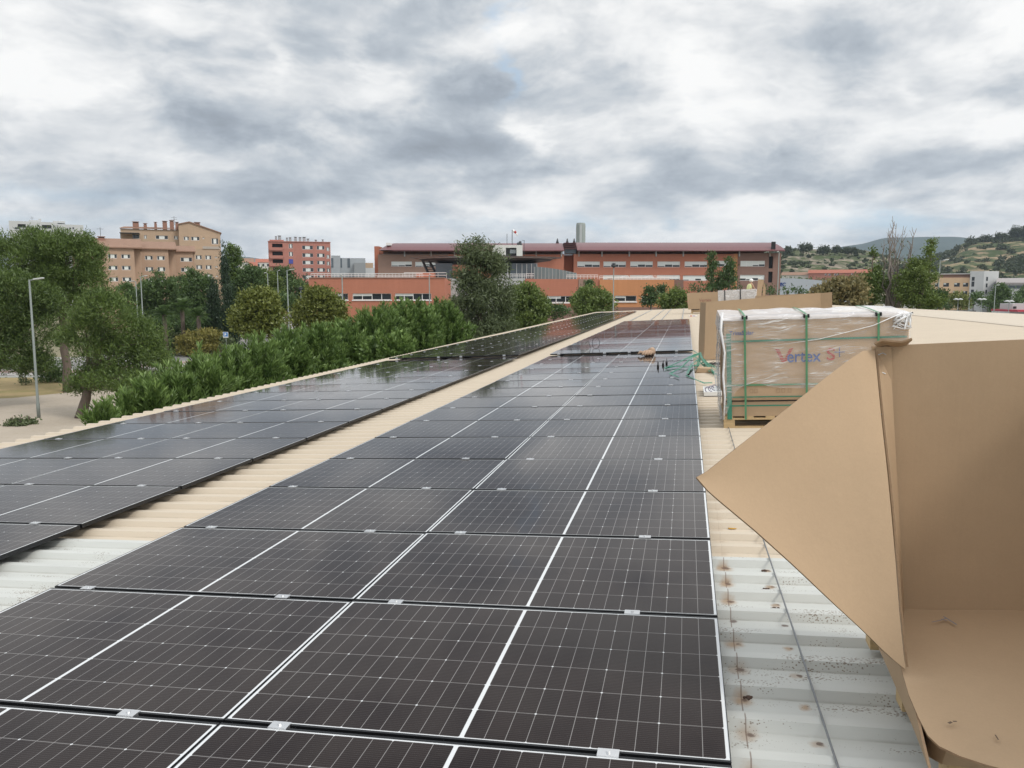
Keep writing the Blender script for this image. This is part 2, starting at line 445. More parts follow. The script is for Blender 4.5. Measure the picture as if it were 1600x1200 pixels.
# rails under both arrays
for side, xr, y1 in (('right', 0.0, YF - .6), ('left', XL0, YF - 3)):
    for ci, col in enumerate(('right', 'left')):
        for f in FR_CL:
            x = xr - PW - ci * (PW + CGAP) + f * PW
            o = MB(); o.box(-.02, .02, -2.0, NEAR * PITCHY + .1, -.042, 0)
            pts = [(-.02, NEAR * PITCHY + .13, .02), (.02, NEAR * PITCHY + .13, .02), (.02, y1, .0), (-.02, y1, .0)]
            o.prism(pts, (0, 0, -.04))
            b = o.build('mounting_rail', M['galv'], None, loc=(x, 0, roofz(x, LIFT - PT - .002)))
            tag(b, 'metal mounting rail under the %s column of the %s-hand solar array, its %s one' % (col, side, 'left' if f < .5 else 'right'), 'rail',
                'mounting rails under the solar panels')
# lifeline cable along the roof
a = [RP(px, py, .045) for px, py in ((1318, 1240), (1310, 1200), (1240, 985), (1195, 850), (1165, 760), (1140, 673), (1128, 632))]
o = MB(); o.tube(a, .0042, 8); tag(o.build('steel_cable', M['cable'], smooth=True), 'thin grey steel cable running along the roof beside the right-hand solar array', 'cable')
# ================================================================ cardboard, pallets and things lying on the roof
def card_mat(name, c, var=.10):
    m, tt, b = base_mat(name)
    p = oc(tt)
    n = tt.noise(p, 2.2, 5, .65)
    fine = tt.noise(tt.vm('MULTIPLY', p, (160, 160, 160)), 1.0, 2)
    flute = tt.noise(tt.vm('MULTIPLY', p, (70, 70, 1.2)), 1.0, 1)
    f = tt.m('MULTIPLY_ADD', tt.m('SUBTRACT', n, .5), var * 2, 1.0)
    f = tt.m('MULTIPLY_ADD', tt.m('SUBTRACT', fine, .5), .09, f)
    f = tt.m('MULTIPLY_ADD', tt.m('SUBTRACT', flute, .5), .025, f)
    scuff = tt.step(tt.noise(tt.vm('MULTIPLY', p, (7, 7, 3)), 1.6, 6, .7), .66, .80)
    col = tt.vm('MULTIPLY', tt.com(*c), tt.com(f, f, f))
    col = tt.mix(tt.m('MULTIPLY', scuff, .18), col, (.30, .21, .13))
    tt.L.new(col, b.inputs['Base Color']); b.inputs['Roughness'].default_value = .82
    b.inputs['Specular IOR Level'].default_value = .2
    bn = tt.N.new('ShaderNodeBump'); bn.inputs['Strength'].default_value = .12; bn.inputs['Distance'].default_value = .01
    tt.L.new(tt.m('ADD', tt.m('MULTIPLY', flute, .3), tt.m('MULTIPLY', n, 4)), bn.inputs['Height']); tt.L.new(bn.outputs[0], b.inputs['Normal'])
    return m
M['card'] = card_mat('brown_cardboard', (.435, .312, .20))
M['cardedge'] = pm('cardboard_cut_edge', (.30, .20, .12), .9, .2, 60)
def wood_mat(name, c):
    m, tt, b = base_mat(name)
    p = oc(tt)
    g = tt.noise(tt.vm('MULTIPLY', p, (3, 3, 60)), 1.2, 5, .6, .6)
    g2 = tt.noise(p, 6, 4)
    f = tt.m('MULTIPLY_ADD', tt.m('SUBTRACT', g, .5), .7, tt.m('MULTIPLY_ADD', tt.m('SUBTRACT', g2, .5), .4, 1.0))
    tt.L.new(tt.vm('MULTIPLY', tt.com(*c), tt.com(f, f, f)), b.inputs['Base Color']); b.inputs['Roughness'].default_value = .75
    return m
M['wood'] = wood_mat('pallet_wood', (.50, .36, .19))
M['green'] = pm('green_strap', (.085, .24, .125), .5, .15, 8)
M['teal'] = pm('teal_strap', (.04, .20, .13), .4, .15, 8)
M['red'] = pm('red_print', (.42, .05, .04), .7, .08)
M['blue'] = pm('blue_print', (.06, .11, .30), .7, .08)
def sheet(name, rows, mat, parent, th=.007, loc=None):
    o = MB(); o.grid(rows); ob = o.build(name, [mat, M['cardedge']], parent, smooth=True, loc=loc)
    s = ob.modifiers.new('solid', 'SOLIDIFY'); s.thickness = th; s.offset = 0; s.material_offset_rim = 1
    e = ob.modifiers.new('split', 'EDGE_SPLIT'); e.split_angle = math.radians(40)
    return ob
def lerp(a, b, f): return Vector(a) * (1 - f) + Vector(b) * f
def wooden_pallet(label, loc, wx, wy, rz=0.0, group=None, parent=None, h=.13):
    """loc is the front-left corner on the roof; blocks, bearers and deck boards"""
    root = parent or thing('pallet', label, 'pallet', loc, rz, group, ry=-RL)
    d = MB()
    for i in range(3):
        y = [0, wy / 2 - .045, wy - .09][i]
        d.box(0, wx, y, y + .09, h * .72, h * .86)
    nb = 9
    for i in range(nb):
        x = i * (wx - .10) / (nb - 1); d.box(x, x + .10, 0, wy, h * .86 + .001, h)
    d.build('deck', M['wood'], root)
    d = MB()
    for i in range(3):
        y = [0, wy / 2 - .045, wy - .09][i]; d.box(0, wx, y, y + .09, 0, h * .14)
    d.build('bottom_board', M['wood'], root)
    for i in range(3):
        for j in range(3):
            x = [0, wx / 2 - .06, wx - .12][i]; y = [0, wy / 2 - .045, wy - .09][j]
            d = MB(); d.box(x, x + .12, y + .002, y + .088, h * .14, h * .72); d.build('block', M['wood'], root)
    return root

# ---- shrink-wrapped carton with the printed front
C0 = RP(1131, 669, .036)
VH = (YP(1135, 497, C0.y).z - C0.z) - TILT * .03 - .13                                                            # carton height above its pallet
D0 = (C0 - CAM).dot(FW)
VW = 1.90; VD = 1.14
vp = thing('wrapped_carton', 'large shrink-wrapped carton with green straps and red and blue lettering on a pallet', 'carton', C0, 0.0, None, ry=-RL)
wooden_pallet('', None, VW, VD, parent=vp)
b = MB(); b.box(.03, VW - .0, .02, VD - .02, .131, .30)
b.build('tray', M['card'], vp)
b = MB()
b.prism([(.012, .0, .31), (VW + .012, .0, .31), (VW + .012, .0, .13 + VH - .02), (.012, .0, .13 + VH)], (0, VD, 0))
ob = b.build('box', M['card'], vp); bevel(ob, .012)
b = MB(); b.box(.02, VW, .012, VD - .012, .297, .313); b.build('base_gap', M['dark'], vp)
# clear film: crumpled wrap in front, on the left side and over the top
def wrap_mat(name, alpha, white):
    m, tt, b = base_mat(name)
    p = oc(tt)
    q = tt.vm('ADD', p, tt.vm('MULTIPLY', tt.noise(p, 2.5, 3, .5, 0, True), (.10, .10, .10)))
    r1 = tt.noise(tt.vm('MULTIPLY', q, (.4, .4, 14)), 1.4, 3, .5)
    q2 = tt.vm('ADD', q, tt.vm('MULTIPLY', p, (0, 0, 0)))
    x, y, z = tt.sep(q2)
    r2 = tt.noise(tt.com(tt.m('MULTIPLY', x, .55), y, tt.m('MULTIPLY', tt.m('MULTIPLY_ADD', x, -.22, z), 19)), 1.0, 2, .5)
    ridge = tt.m('MAXIMUM', tt.step(tt.m('ABSOLUTE', tt.m('SUBTRACT', r1, .5)), .022, .0), tt.step(tt.m('ABSOLUTE', tt.m('SUBTRACT', r2, .52)), .016, .0))
    folds = tt.step(tt.noise(tt.vm('MULTIPLY', p, (1, 1, 2.2)), 2.2, 4, .6), .38, .66)
    a = tt.m('MULTIPLY_ADD', tt.m('MULTIPLY', ridge, folds), .62, tt.m('MULTIPLY_ADD', folds, .09, alpha), clamp=True)
    tt.L.new(a, b.inputs['Alpha'])
    b.inputs['Base Color'].default_value = white + (1,)
    b.inputs['Roughness'].default_value = .22
    bn = tt.N.new('ShaderNodeBump'); bn.inputs['Strength'].default_value = .5; bn.inputs['Distance'].default_value = .02
    tt.L.new(tt.m('ADD', r1, r2), bn.inputs['Height']); tt.L.new(bn.outputs[0], b.inputs['Normal'])
    return m
M['wrap'] = wrap_mat('clear_stretch_film', .12, (.80, .79, .77))
M['film'] = wrap_mat('milky_film', .62, (.82, .80, .80))
rw = random.Random(3)
def wav(x, z, k): return .006 * math.sin(9 * z + 2.3 * x + k) + .004 * math.sin(23 * z + 5 * x + k * 2) + .003 * math.sin(14 * x - 31 * z)
def front_low(x):                                                    # torn lower edge of the film
    return .40 + .05 * math.sin(x * 2.2 + .5) + (.06 * math.exp(-((x - .33) / .14) ** 2)) - .30 * math.exp(-((x - .0) / .09) ** 2)
NX, NZ = 44, 40
rows = []
for j in range(NZ + 1):
    f = j / NZ; rows.append([(x, -.012 - abs(wav(x, f, 1)) * 1.2, front_low(x) * (1 - f) + (.13 + VH - .02 * x / VW) * f) for x in [-.004 + (VW + .03) * i / NX for i in range(NX + 1)]])
f1 = MB(); f1.grid(rows)
rows = []
for j in range(NZ + 1):
    f = j / NZ; rows.append([(-.006 - abs(wav(y * 3, f, 3)) * 1.8 - .02 * math.sin(f * 3.1) ** 2, y, (.02 + .04 * math.sin(y * 7)) * (1 - f) + (.13 + VH) * f) for y in [VD * i / 16 for i in range(17)]])
f1.grid(rows, 1)
o = f1.build('stretch_film', [M['wrap'], wrap_mat('bunched_film', .42, (.72, .75, .76))], vp, smooth=True)
TOPR = max(.03, (YP(1125, 484, C0.y + VD).z - C0.z) - VH - .145)
rows = []
for j in range(13):
    g = j / 12; y = -.016 + (VD + .03) * g
    rows.append([(x, y - .006 * math.sin(5 * x), .13 + VH + .008 - .02 * x / VW + TOPR * math.sin(min(1, g * 1.05) * 1.57) + .008 * math.sin(7 * x + 9 * g) * g + .004 * math.sin(19 * x)) for x in [-.018 + (VW + .05) * i / 40 for i in range(41)]])
rows.insert(0, [(x, -.020 - .004 * math.sin(31 * x), .13 + VH - .022 - .012 * math.sin(4 * x + 1) ** 2 - .02 * x / VW) for x in [-.018 + (VW + .05) * i / 40 for i in range(41)]])
o = MB(); o.grid(rows)
rows = [[(-.020 - .006 * math.sin(9 * y), -.016 + (VD + .03) * g, .13 + VH + .006 + TOPR * math.sin(min(1, g * 1.05) * 1.57)) for g in [i / 12 for i in range(13)]],
        [(-.030 - .012 * math.sin(20 * g), -.016 + (VD + .03) * g, .13 + VH - .10 - .07 * math.sin(6 * g) ** 2) for g in [i / 12 for i in range(13)]]]
o.grid(rows)
o.build('top_film', M['film'], vp, smooth=True)
M['bunch'] = pm('white_bunched_film', (.80, .80, .80), .35, .2, 30)
o = MB()                                                             # bunched film knot at the far corner, rope down the near one
for i in range(7):
    pts = [(VW - .06 + rw.uniform(-.10, .10), -.035 + rw.uniform(-.02, .02), .13 + VH - .10 + rw.uniform(-.09, .09)) for _ in range(5)]
    o.tube(pts, [.004, .011, .013, .010, .004], 6)
o.tube([(VW - .05, -.03, 1.23), (VW - .35, -.025, 1.10), (VW - .9, -.022, .97), (VW - 1.5, -.02, .90)], [.006, .005, .003, .001], 6)
o.tube([(.0, -.02, 1.30), (-.02, -.02, 1.1), (.02, -.022, .85), (.0, -.02, .6), (.015, -.022, .35), (.0, -.02, .1)], [.012, .016, .01, .013, .009, .006], 6)
o.build('film_knot', M['bunch'], vp, smooth=True)
def px_x(px, D): return ((px - 800) / F * D) - (C0 - CAM).dot(RT)
fx = lambda px: (YP(px, 560, C0.y).x - C0.x)                          # along the carton front
for px, mt in ((1169, 'green'), (1265, 'green'), (1377, 'green')):
    x = fx(px); o = MB()
    z1 = .13 + VH - .02 * x / VW + .012
    o.box(x - .011, x + .011, -.030, -.026, .10, z1)
    n = 8
    for i in range(n):
        y0 = -.03 + (VD + .02) * i / n; y1 = -.03 + (VD + .02) * (i + 1) / n
        h = lambda y: z1 + .008 + TOPR * math.sin(min(1, max(0, (y + .016) / (VD + .03)) * 1.05) * 1.57)
        o.prism([(x - .010, y0, h(y0)), (x + .010, y0, h(y0)), (x + .010, y1, h(y1)), (x - .010, y1, h(y1))], (0, 0, .003))
    st = o.build('strap', M[mt], vp)
    o = MB(); o.box(x - .032, x - .012, -.040, .012, z1 - .03, z1 + .012); o.box(x + .012, x + .032, -.040, .012, z1 - .03, z1 + .012)
    ob = o.build('edge_protector', M['black'], st); bevel(ob, .008)
x = fx(1141); o = MB()                                               # wide corner strap behind the film
o.box(x - .005, x + .045, -.009, -.006, .10, 1.06); o.build('strap', M['teal'], vp)
for z, th, mt in ((.962, .020, 'teal'), (.475, .018, 'green'), (.345, .012, 'teal'), (.245, .016, 'teal')):
    o = MB(); o.box(.012, VW - .01, -.011, -.008, z, z + th); o.build('strap', M[mt], vp)
def lettering(txt, size, loc, mat, parent, name='lettering', rot=(math.pi / 2, 0, 0), extr=.001, bold=0.0):
    c = bpy.data.curves.new(name, 'FONT'); c.body = txt; c.size = size; c.extrude = extr; c.offset = bold
    tmp = bpy.data.objects.new(name, c); C.objects.link(tmp)
    dg = bpy.context.evaluated_depsgraph_get(); me = bpy.data.meshes.new_from_object(tmp.evaluated_get(dg))
    bpy.data.objects.remove(tmp); me.name = name
    me.materials.clear(); me.materials.append(mat)
    o = bpy.data.objects.new(name, me); C.objects.link(o); o.parent = parent; o.location = loc; o.rotation_euler = rot
    return o
zf = lambda px, py: (YP(px, py, C0.y).z - C0.z) - TILT * (YP(px, py, C0.y).x - C0.x)
zb = zf(1245, 566); k = zf(1245, 548) - zb
def fit(o, wx, hz):
    xs = [v.co.x for v in o.data.vertices]; ys = [v.co.y for v in o.data.vertices]
    for v in o.data.vertices: v.co.x = (v.co.x - min(xs)) * wx / (max(xs) - min(xs)); v.co.y = (v.co.y - min(ys)) * hz / (max(ys) - min(ys))
fit(lettering('ertex', 1, (fx(1235), -.004, zb), M['blue'], vp, bold=.012), fx(1288) - fx(1235), k * .86)
fit(lettering('S', 1, (fx(1297), -.004, zf(1300, 563)), M['red'], vp, bold=.012), fx(1310) - fx(1297), k * 1.05)
o = MB()                                                             # V built of slanting red bars, thin blue plus
vx, vz, vw, vh = fx(1216), zf(1226, 566), fx(1240) - fx(1216), zf(1226, 545) - zf(1226, 566)
for i in range(6):
    f = i / 6; zz0 = vz + vh * f; zz1 = zz0 + vh * .125
    a0 = vx + vw * .42 * (1 - f); b0 = a0 + vw * .26
    o.poly([(a0, -.0045, zz0 + vh * .04), (b0, -.0045, zz0), (b0 - .03 * vw, -.0045, zz1), (a0 - .05 * vw, -.0045, zz1 + vh * .04)])
    c0 = vx + vw * (.50 + .46 * f); d0 = c0 + vw * .26
    o.poly([(c0, -.0047, zz0), (d0, -.0047, zz0 + vh * .10), (d0 + .06 * vw, -.0047, zz1 + vh * .10), (c0 + .05 * vw, -.0047, zz1)])
o.build('emblem', M['red'], vp)
o = MB(); xx, zz_ = fx(1317), zf(1317, 550); r_ = k * .42
o.box(xx - r_, xx + r_, -.005, -.004, zz_ - .004, zz_ + .004); o.box(xx - .004, xx + .004, -.0052, -.0042, zz_ - r_, zz_ + r_)
o.build('plus_mark', M['blue'], vp)
lettering('TrinaSolar', .062, (fx(1145), -.004, zf(1150, 523.5)), M['blue'], vp, bold=.0006)
M['print'] = pm('faded_print', (.34, .23, .14), .8, .1)
for px in (1176, 1183, 1218, 1226, 1236):                            # faint handling symbols near the bottom
    o = MB(); xx = fx(px); z0 = .345 + .03
    ring_ = lambda a_: [(xx + a_, -.0045, z0 + .02 + a_), (xx + .035 - a_, -.0045, z0 + .02 + a_), (xx + .035 - a_, -.0045, z0 + .064 - a_), (xx + a_, -.0045, z0 + .064 - a_)]
    A_, B_ = ring_(0), ring_(.004); o.v += A_ + B_
    for q in range(4): o.f.append((q, (q + 1) % 4, 4 + (q + 1) % 4, 4 + q)); o.mi.append(0)
    o.build('handling_mark', M['print'], vp)

# ---- the open carton in the foreground
PLf = RP(1405, 1112, .036); PLb = RP(1362, 1012, .036)
px0 = (PLf.x + PLb.x) / 2
FB = RP(1408, 950, .30)                                              # bottom corner of the back wall
YBK = FB.y
oc_ = thing('open_carton', 'big open brown cardboard carton in the foreground with its side torn open and folded out', 'carton', (FB.x, YBK, roofz(FB.x, .17)), 0)
OL = Vector(oc_.location)
def loc_(p): return Vector(p) - OL
rows = []
NZ = 14
tl, tr, bl, br = YP(1362, 541, YBK), YP(1720, 525, YBK), YP(1386, 962, YBK), YP(1740, 974, YBK)
for j in range(NZ + 1):
    f = j / NZ; a = lerp(bl, tl, f); c = lerp(br, tr, f)
    rows.append([loc_(lerp(a, c, i / 16) + Vector((0, .03 * math.sin(f * 3.1) * math.sin(i / 16 * 3.1 + .4), 0))) for i in range(17)])
sheet('back_wall', rows, M['card'], oc_)
WX = bl.x + 1.18                                                     # right-hand wall, out of view, leaned inwards to shade the carton's inside
rows = []
for j in range(9):
    f = j / 8
    rows.append([loc_((WX + .03 * math.sin(3 * f) - .52 * f, YBK - 1.9 * i / 10, roofz(WX, .18) + 1.13 * f)) for i in range(11)])
sheet('unseen_right_wall', rows, M['card'], oc_)
# floor liner, its near left corner curling up
FL = .30
fo = [(1398, 949), (1400, 985), (1406, 1040), (1420, 1085), (1436, 1120), (1450, 1146), (1468, 1162), (1500, 1176), (1540, 1188), (1600, 1203), (1700, 1225)]
right = [RP(1780, 962 + 30 * i, FL) for i in range(11)]
rows = []
for i, (px, py) in enumerate(fo):
    p = RP(px, py, FL); q = Vector((WX - .02, p.y - .06 * i / 10, roofz(WX, FL)))
    row = [lerp(p, q, j / 14) for j in range(15)]
    rows.append([loc_(r_ + Vector((0, 0, .006 * math.sin(9 * r_.x + 5 * r_.y) - .012 * max(0, i - 3) / 7 * math.exp(-j)))) for j, r_ in enumerate(row)])
sheet('floor_liner', rows, M['card'], oc_)
# the side wall, torn along the bottom and flopped outwards
H1 = tl.copy(); H1 += Vector((-.004, -.012, .0))
dT = (H1 - CAM).dot(FW) - .30
T = DP(1088, 747, dT)
Bq = RP(1412, 1046, FL + .03)
crease = [(1366, 548), (1371, 600), (1378, 670), (1385, 730), (1392, 800), (1399, 880), (1405, 960), (1410, 1010), (1414, 1046)]
dep = [(H1 - CAM).dot(FW) - .02, 0]; dB = (Bq - CAM).dot(FW)
cr = []
for i, (px, py) in enumerate(crease):
    f = (py - 548) / (1046 - 548); cr.append(DP(px, py, dep[0] * (1 - f) + dB * f - .05 * math.sin(f * 3.14)))
N = 18
top = []                                                             # upper free edge H1 -> T, lower free edge B -> T
low_px = [(1414, 1046), (1385, 1022), (1350, 987), (1300, 941), (1240, 884), (1180, 830), (1120, 780), (1100, 762), (1089, 748)]
up_px = [(1366, 545), (1352, 546), (1330, 560), (1290, 590), (1240, 630), (1180, 677), (1130, 716), (1104, 737), (1088, 746)]
def along(poly, f):
    s = [0]
    for a, b in zip(poly, poly[1:]): s.append(s[-1] + math.dist(a, b))
    tt_ = f * s[-1]
    for i in range(len(s) - 1):
        if tt_ <= s[i + 1] + 1e-9:
            g = (tt_ - s[i]) / max(1e-9, s[i + 1] - s[i]); return tuple(poly[i][k] * (1 - g) + poly[i + 1][k] * g for k in range(2))
rows = []
for i in range(N + 1):
    f = i / N
    u = along(up_px, f); l = along(low_px, f)
    du = dep[0] * (1 - f) + dT * f; dl = dB * (1 - f) + dT * f
    row = []
    for j in range(N + 1):
        g = j / N
        if i == 0: px, py = along(crease, g)
        else:
            # blend between crease curvature and straight
            cx_, cy_ = along(crease, g); sx = crease[0][0] * (1 - g) + crease[-1][0] * g; sy = crease[0][1] * (1 - g) + crease[-1][1] * g
            px = u[0] * (1 - g) + l[0] * g + (cx_ - sx) * (1 - f) ** 2; py = u[1] * (1 - g) + l[1] * g + (cy_ - sy) * (1 - f) ** 2
        D = du * (1 - g) + dl * g
        D += -.05 * math.sin(g * 3.14) * (1 - f) + .045 * math.sin(f * 3.14) * math.sin(g * 3.14)
        row.append(loc_(DP(px, py, D)))
    rows.append(row)
sheet('side_flap', rows, M['card'], oc_)
# narrow remnant of the side wall along the pallet, running towards the viewer
topE = [(1414, 1046), (1424, 1085), (1432, 1110), (1441, 1150), (1450, 1188), (1462, 1240)]
botE = [(1374, 1012), (1392, 1052), (1410, 1094), (1430, 1140), (1449, 1190), (1470, 1250)]
rows = []
for i in range(11):
    f = i / 10; a = along(topE, f); b_ = along(botE, f)
    rows.append([loc_(RP(a[0], a[1], FL - .01)), loc_(lerp(RP(a[0], a[1], FL - .01), RP(b_[0], b_[1], .17), .5)), loc_(RP(b_[0], b_[1], .17))])
sheet('side_remnant', rows, M['card'], oc_)
rows = []                                                            # dark fold below the curling liner
fold = [(1430, 1092), (1436, 1122), (1449, 1150), (1470, 1168), (1510, 1184), (1560, 1200)]
fol2 = [(1432, 1110), (1441, 1150), (1450, 1180), (1462, 1192), (1520, 1198), (1570, 1215)]
for i in range(9):
    f = i / 8; a = along(fold, f); b_ = along(fol2, f)
    rows.append([loc_(RP(a[0] + 8, a[1] - 2, FL - .03)), loc_(RP(b_[0], b_[1], FL - .10))])
sheet('inner_fold', rows, M['card'], oc_)
rows = []
for i, (px, py) in enumerate(crease):
    f = i / (len(crease) - 1); q = lerp(tl, bl, f)
    rows.append([loc_(cr[i] + Vector((.012, .02, 0))), loc_(lerp(cr[i], q, .5) + Vector((.03, .02, 0))), loc_(q + Vector((.06, -.006, 0)))])
sheet('corner_fold', rows, M['card'], oc_)
# torn lip curling off the top edge of the back wall, staples along the joint, pen marks on the liner
lip = [(1366, 537), (1378, 531), (1395, 533), (1410, 534), (1425, 529)]
lo2 = [(1372, 541), (1385, 539), (1402, 541), (1416, 538), (1423, 532)]
rows = [[loc_(YP(a[0], a[1], YBK - .06 - .01 * i)), loc_(YP((a[0] + b_[0]) / 2, (a[1] + b_[1]) / 2 + 1, YBK - .03)), loc_(YP(b_[0], b_[1], YBK - .004))] for i, (a, b_) in enumerate(zip(lip, lo2))]
sheet('torn_lip', rows, M['card'], oc_)
rows = []                                                            # glued overlap strip at the corner
for j in range(15):
    f = j / 14; a = lerp(bl, tl, f); a.x += .012
    q = YP(1367 + 40 * (1 - f) + 2, 541, YBK)
    rows.append([loc_(a + Vector((0, -.012 + .02 * math.sin(f * 3.1) * .4, 0))), loc_(a + Vector((.055, -.010 + .03 * math.sin(f * 3.1) * .45, 0)))])
sheet('glue_strip', rows, M['card'], oc_, .006)
for px, py in ((1378, 553), (1377, 583), (1377, 612), (1376, 648), (1381, 690)):
    p = loc_(YP(px, py, YBK - .02)); o = MB(); o.tube([p + Vector((-.014, -.004, -.004)), p + Vector((0, -.006, .004)), p + Vector((.014, -.004, -.002))], .0018, 5)
    o.build('staple', M['galv'], oc_)
o = MB()
def stroke(pts, w):
    for a, b_ in zip(pts, pts[1:]):
        p, q = RP(a[0], a[1], FL + .012), RP(b_[0], b_[1], FL + .012); n_ = (q - p).cross(Vector((0, 0, 1))).normalized() * w
        o.poly([loc_(p - n_), loc_(q - n_), loc_(q + n_), loc_(p + n_)])
stroke([(1456, 972), (1470, 969), (1478, 966)], .0016); stroke([(1474, 963), (1484, 969), (1495, 976)], .0026); stroke([(1470, 967), (1480, 970)], .0018)
o.build('pen_mark', pm('blue_grey_ink', (.16, .19, .25), .7, .1), oc_)
o = MB(); stroke([(1482, 1130), (1487, 1128)], .004); stroke([(1489, 1127), (1495, 1127)], .003); stroke([(1555, 1148), (1560, 1156)], .002)
o.build('scuff', pm('dark_scuff', (.12, .085, .06), .8, .2), oc_)
wooden_pallet('pale wooden pallet under the big open foreground carton', Vector((px0, PLf.y - .51, roofz(px0, .036))), 1.3, 1.11, h=.15)

# ---- second open carton further along
Y2 = RP(1098, 563, .036).y; A2 = RP(1098, 563, .036)
c2 = thing('open_carton', 'tall open brown carton standing behind the shrink-wrapped carton, showing its inside', 'carton', A2, 0)
def l2(p): return Vector(p) - A2
h_ = YP(1099, 472, Y2).z
Y2b = Y2 + .5
rows = [[l2((A2.x - .05 + .10 * f, Y2 - .02, roofz(A2.x, .04) + (h_ - roofz(A2.x)) * f)) for f in (0, .25, .5, .75, 1)],
        [l2((A2.x + .12 + .05 * f, Y2 - .35, roofz(A2.x, .04) + (h_ - .05 - roofz(A2.x)) * f)) for f in (0, .25, .5, .75, 1)]]
rows = [[l2(YP(a, b_, Y2 + .35)) for a, b_ in ((1092, 560), (1092, 535), (1093, 510), (1094, 490), (1095, 472))],
        [l2(YP(a, b_, Y2)) for a, b_ in ((1099, 563), (1101, 535), (1103, 510), (1103, 490), (1103, 473))]]
sheet('side_wall', rows, M['card'], c2, .012)
rows = []
for j in range(8):
    f = j / 7
    e0 = YP(1100 + 3 * f, 562 - 90 * f, Y2); e1 = YP(1283, 560, Y2 + .15); e1.z = roofz(e1.x, .04); t1 = YP(1283, 458, Y2 + .15)
    rows.append([l2(lerp(e0, lerp(e1, t1, f), i / 14) + Vector((0, .05 * math.sin(i / 14 * 3.1), 0))) for i in range(15)])
sheet('inner_wall', rows, M['card'], c2)
rows = []
for j in range(5):
    f = j / 4; e1 = YP(1283, 560, Y2 + .15); e1.z = roofz(e1.x, .04); t1 = YP(1283, 458, Y2 + .15)
    q0 = YP(1301, 560, Y2 + .05); q0.z = roofz(q0.x, .04); q1 = YP(1300, 456.5, Y2 + .05)
    rows.append([l2(lerp(e1, t1, f)), l2(lerp(q0, q1, f))])
sheet('end_wall', rows, M['card'], c2)
rows = []                                                            # its far long wall, taller at the back
for j in range(5):
    f = j / 4; p0 = YP(1180, 560, Y2 + .95); p0.z = roofz(p0.x, .04); p1 = YP(1180, 462.5, Y2 + .95); q0 = YP(1301, 560, Y2 + .95); q0.z = roofz(q0.x, .04); q1 = YP(1300, 457, Y2 + .95)
    rows.append([l2(lerp(p0, p1, f)), l2(lerp(q0, q1, f))])
sheet('far_wall', rows, M['card'], c2)
# ---- far carton with a small printed mark, on its pallet
def roofD(px, D, lift=.036):
    p = DP(px, 456, D); p.z = roofz(p.x, lift); return p
A3 = roofD(1081, 56)
c3 = thing('carton', 'far brown carton with small faded red lettering beside a white wrapped pallet', 'carton', A3, 0, ry=-RL)
wooden_pallet('', None, 1.9, 1.1, parent=c3)
s3 = 56 / F
b = MB(); b.prism([(-.20, 0, .30), (2.15, 0, .30), (2.2, 0, 1.46), (-.28, 0, 1.46)], (0, 1.1, 0)); b.build('box', M['card'], c3)
b = MB(); b.box(0, 1.9, .02, 1.08, .131, .30); b.build('tray', M['card'], c3)
b = MB(); b.box(.02, .55, -.012, -.004, .262, .31); b.build('slot', M['dark'], c3)
lettering('Vertex', .30, (.55, -.006, .82), pm('faded_red_print', (.30, .13, .10), .8, .1), c3)
A4 = roofD(1124, 53)
c4 = thing('wrapped_pallet', 'far pallet of goods wrapped in white film with two dark straps', 'wrapped pallet', A4, 0, ry=-RL)
wooden_pallet('', None, 2.5, 1.1, parent=c4)
b = MB(); b.box(.0, 2.45, 0, 1.1, .131, 1.52); ob = b.build('load', pm('grey_boxes', (.42, .38, .34), .7, .25, 3, stretch=(.3, 1, 9)), c4); bevel(ob, .03)
rows = [[(x, -.02 + (1.15 if j > 1 else 0) - .01 * math.sin(7 * x), z) for x in [-.02 + 2.5 * i / 20 for i in range(21)]] for j, z in enumerate((.5, 1.53, 1.56))]
o = MB(); o.grid(rows); o.build('film', wrap_mat('pale_film', .25, (.78, .76, .74)), c4, smooth=True)
for x in (.38, 1.38):
    o = MB(); o.box(x, x + .06, -.05, -.04, .1, 1.57); o.build('strap', M['black'], c4)
A5 = roofD(1180, 51)
o = MB()
o.prism([(0, 0, 0), (.36, 0, 0), (.40, 0, 1.5), (.52, 0, 2.12), (.16, 0, 2.16), (.10, 0, 1.3)], (0, .04, 0))
o.prism([(.42, .2, 0), (.60, .2, 0), (.66, .2, 1.6), (.52, .2, 2.0)], (0, .03, 0))
ob = o.build('cardboard_sheet', M['card'], None, loc=A5)
tag(ob, 'upright torn brown cardboard sheet to the right of the worker in yellow', 'cardboard')

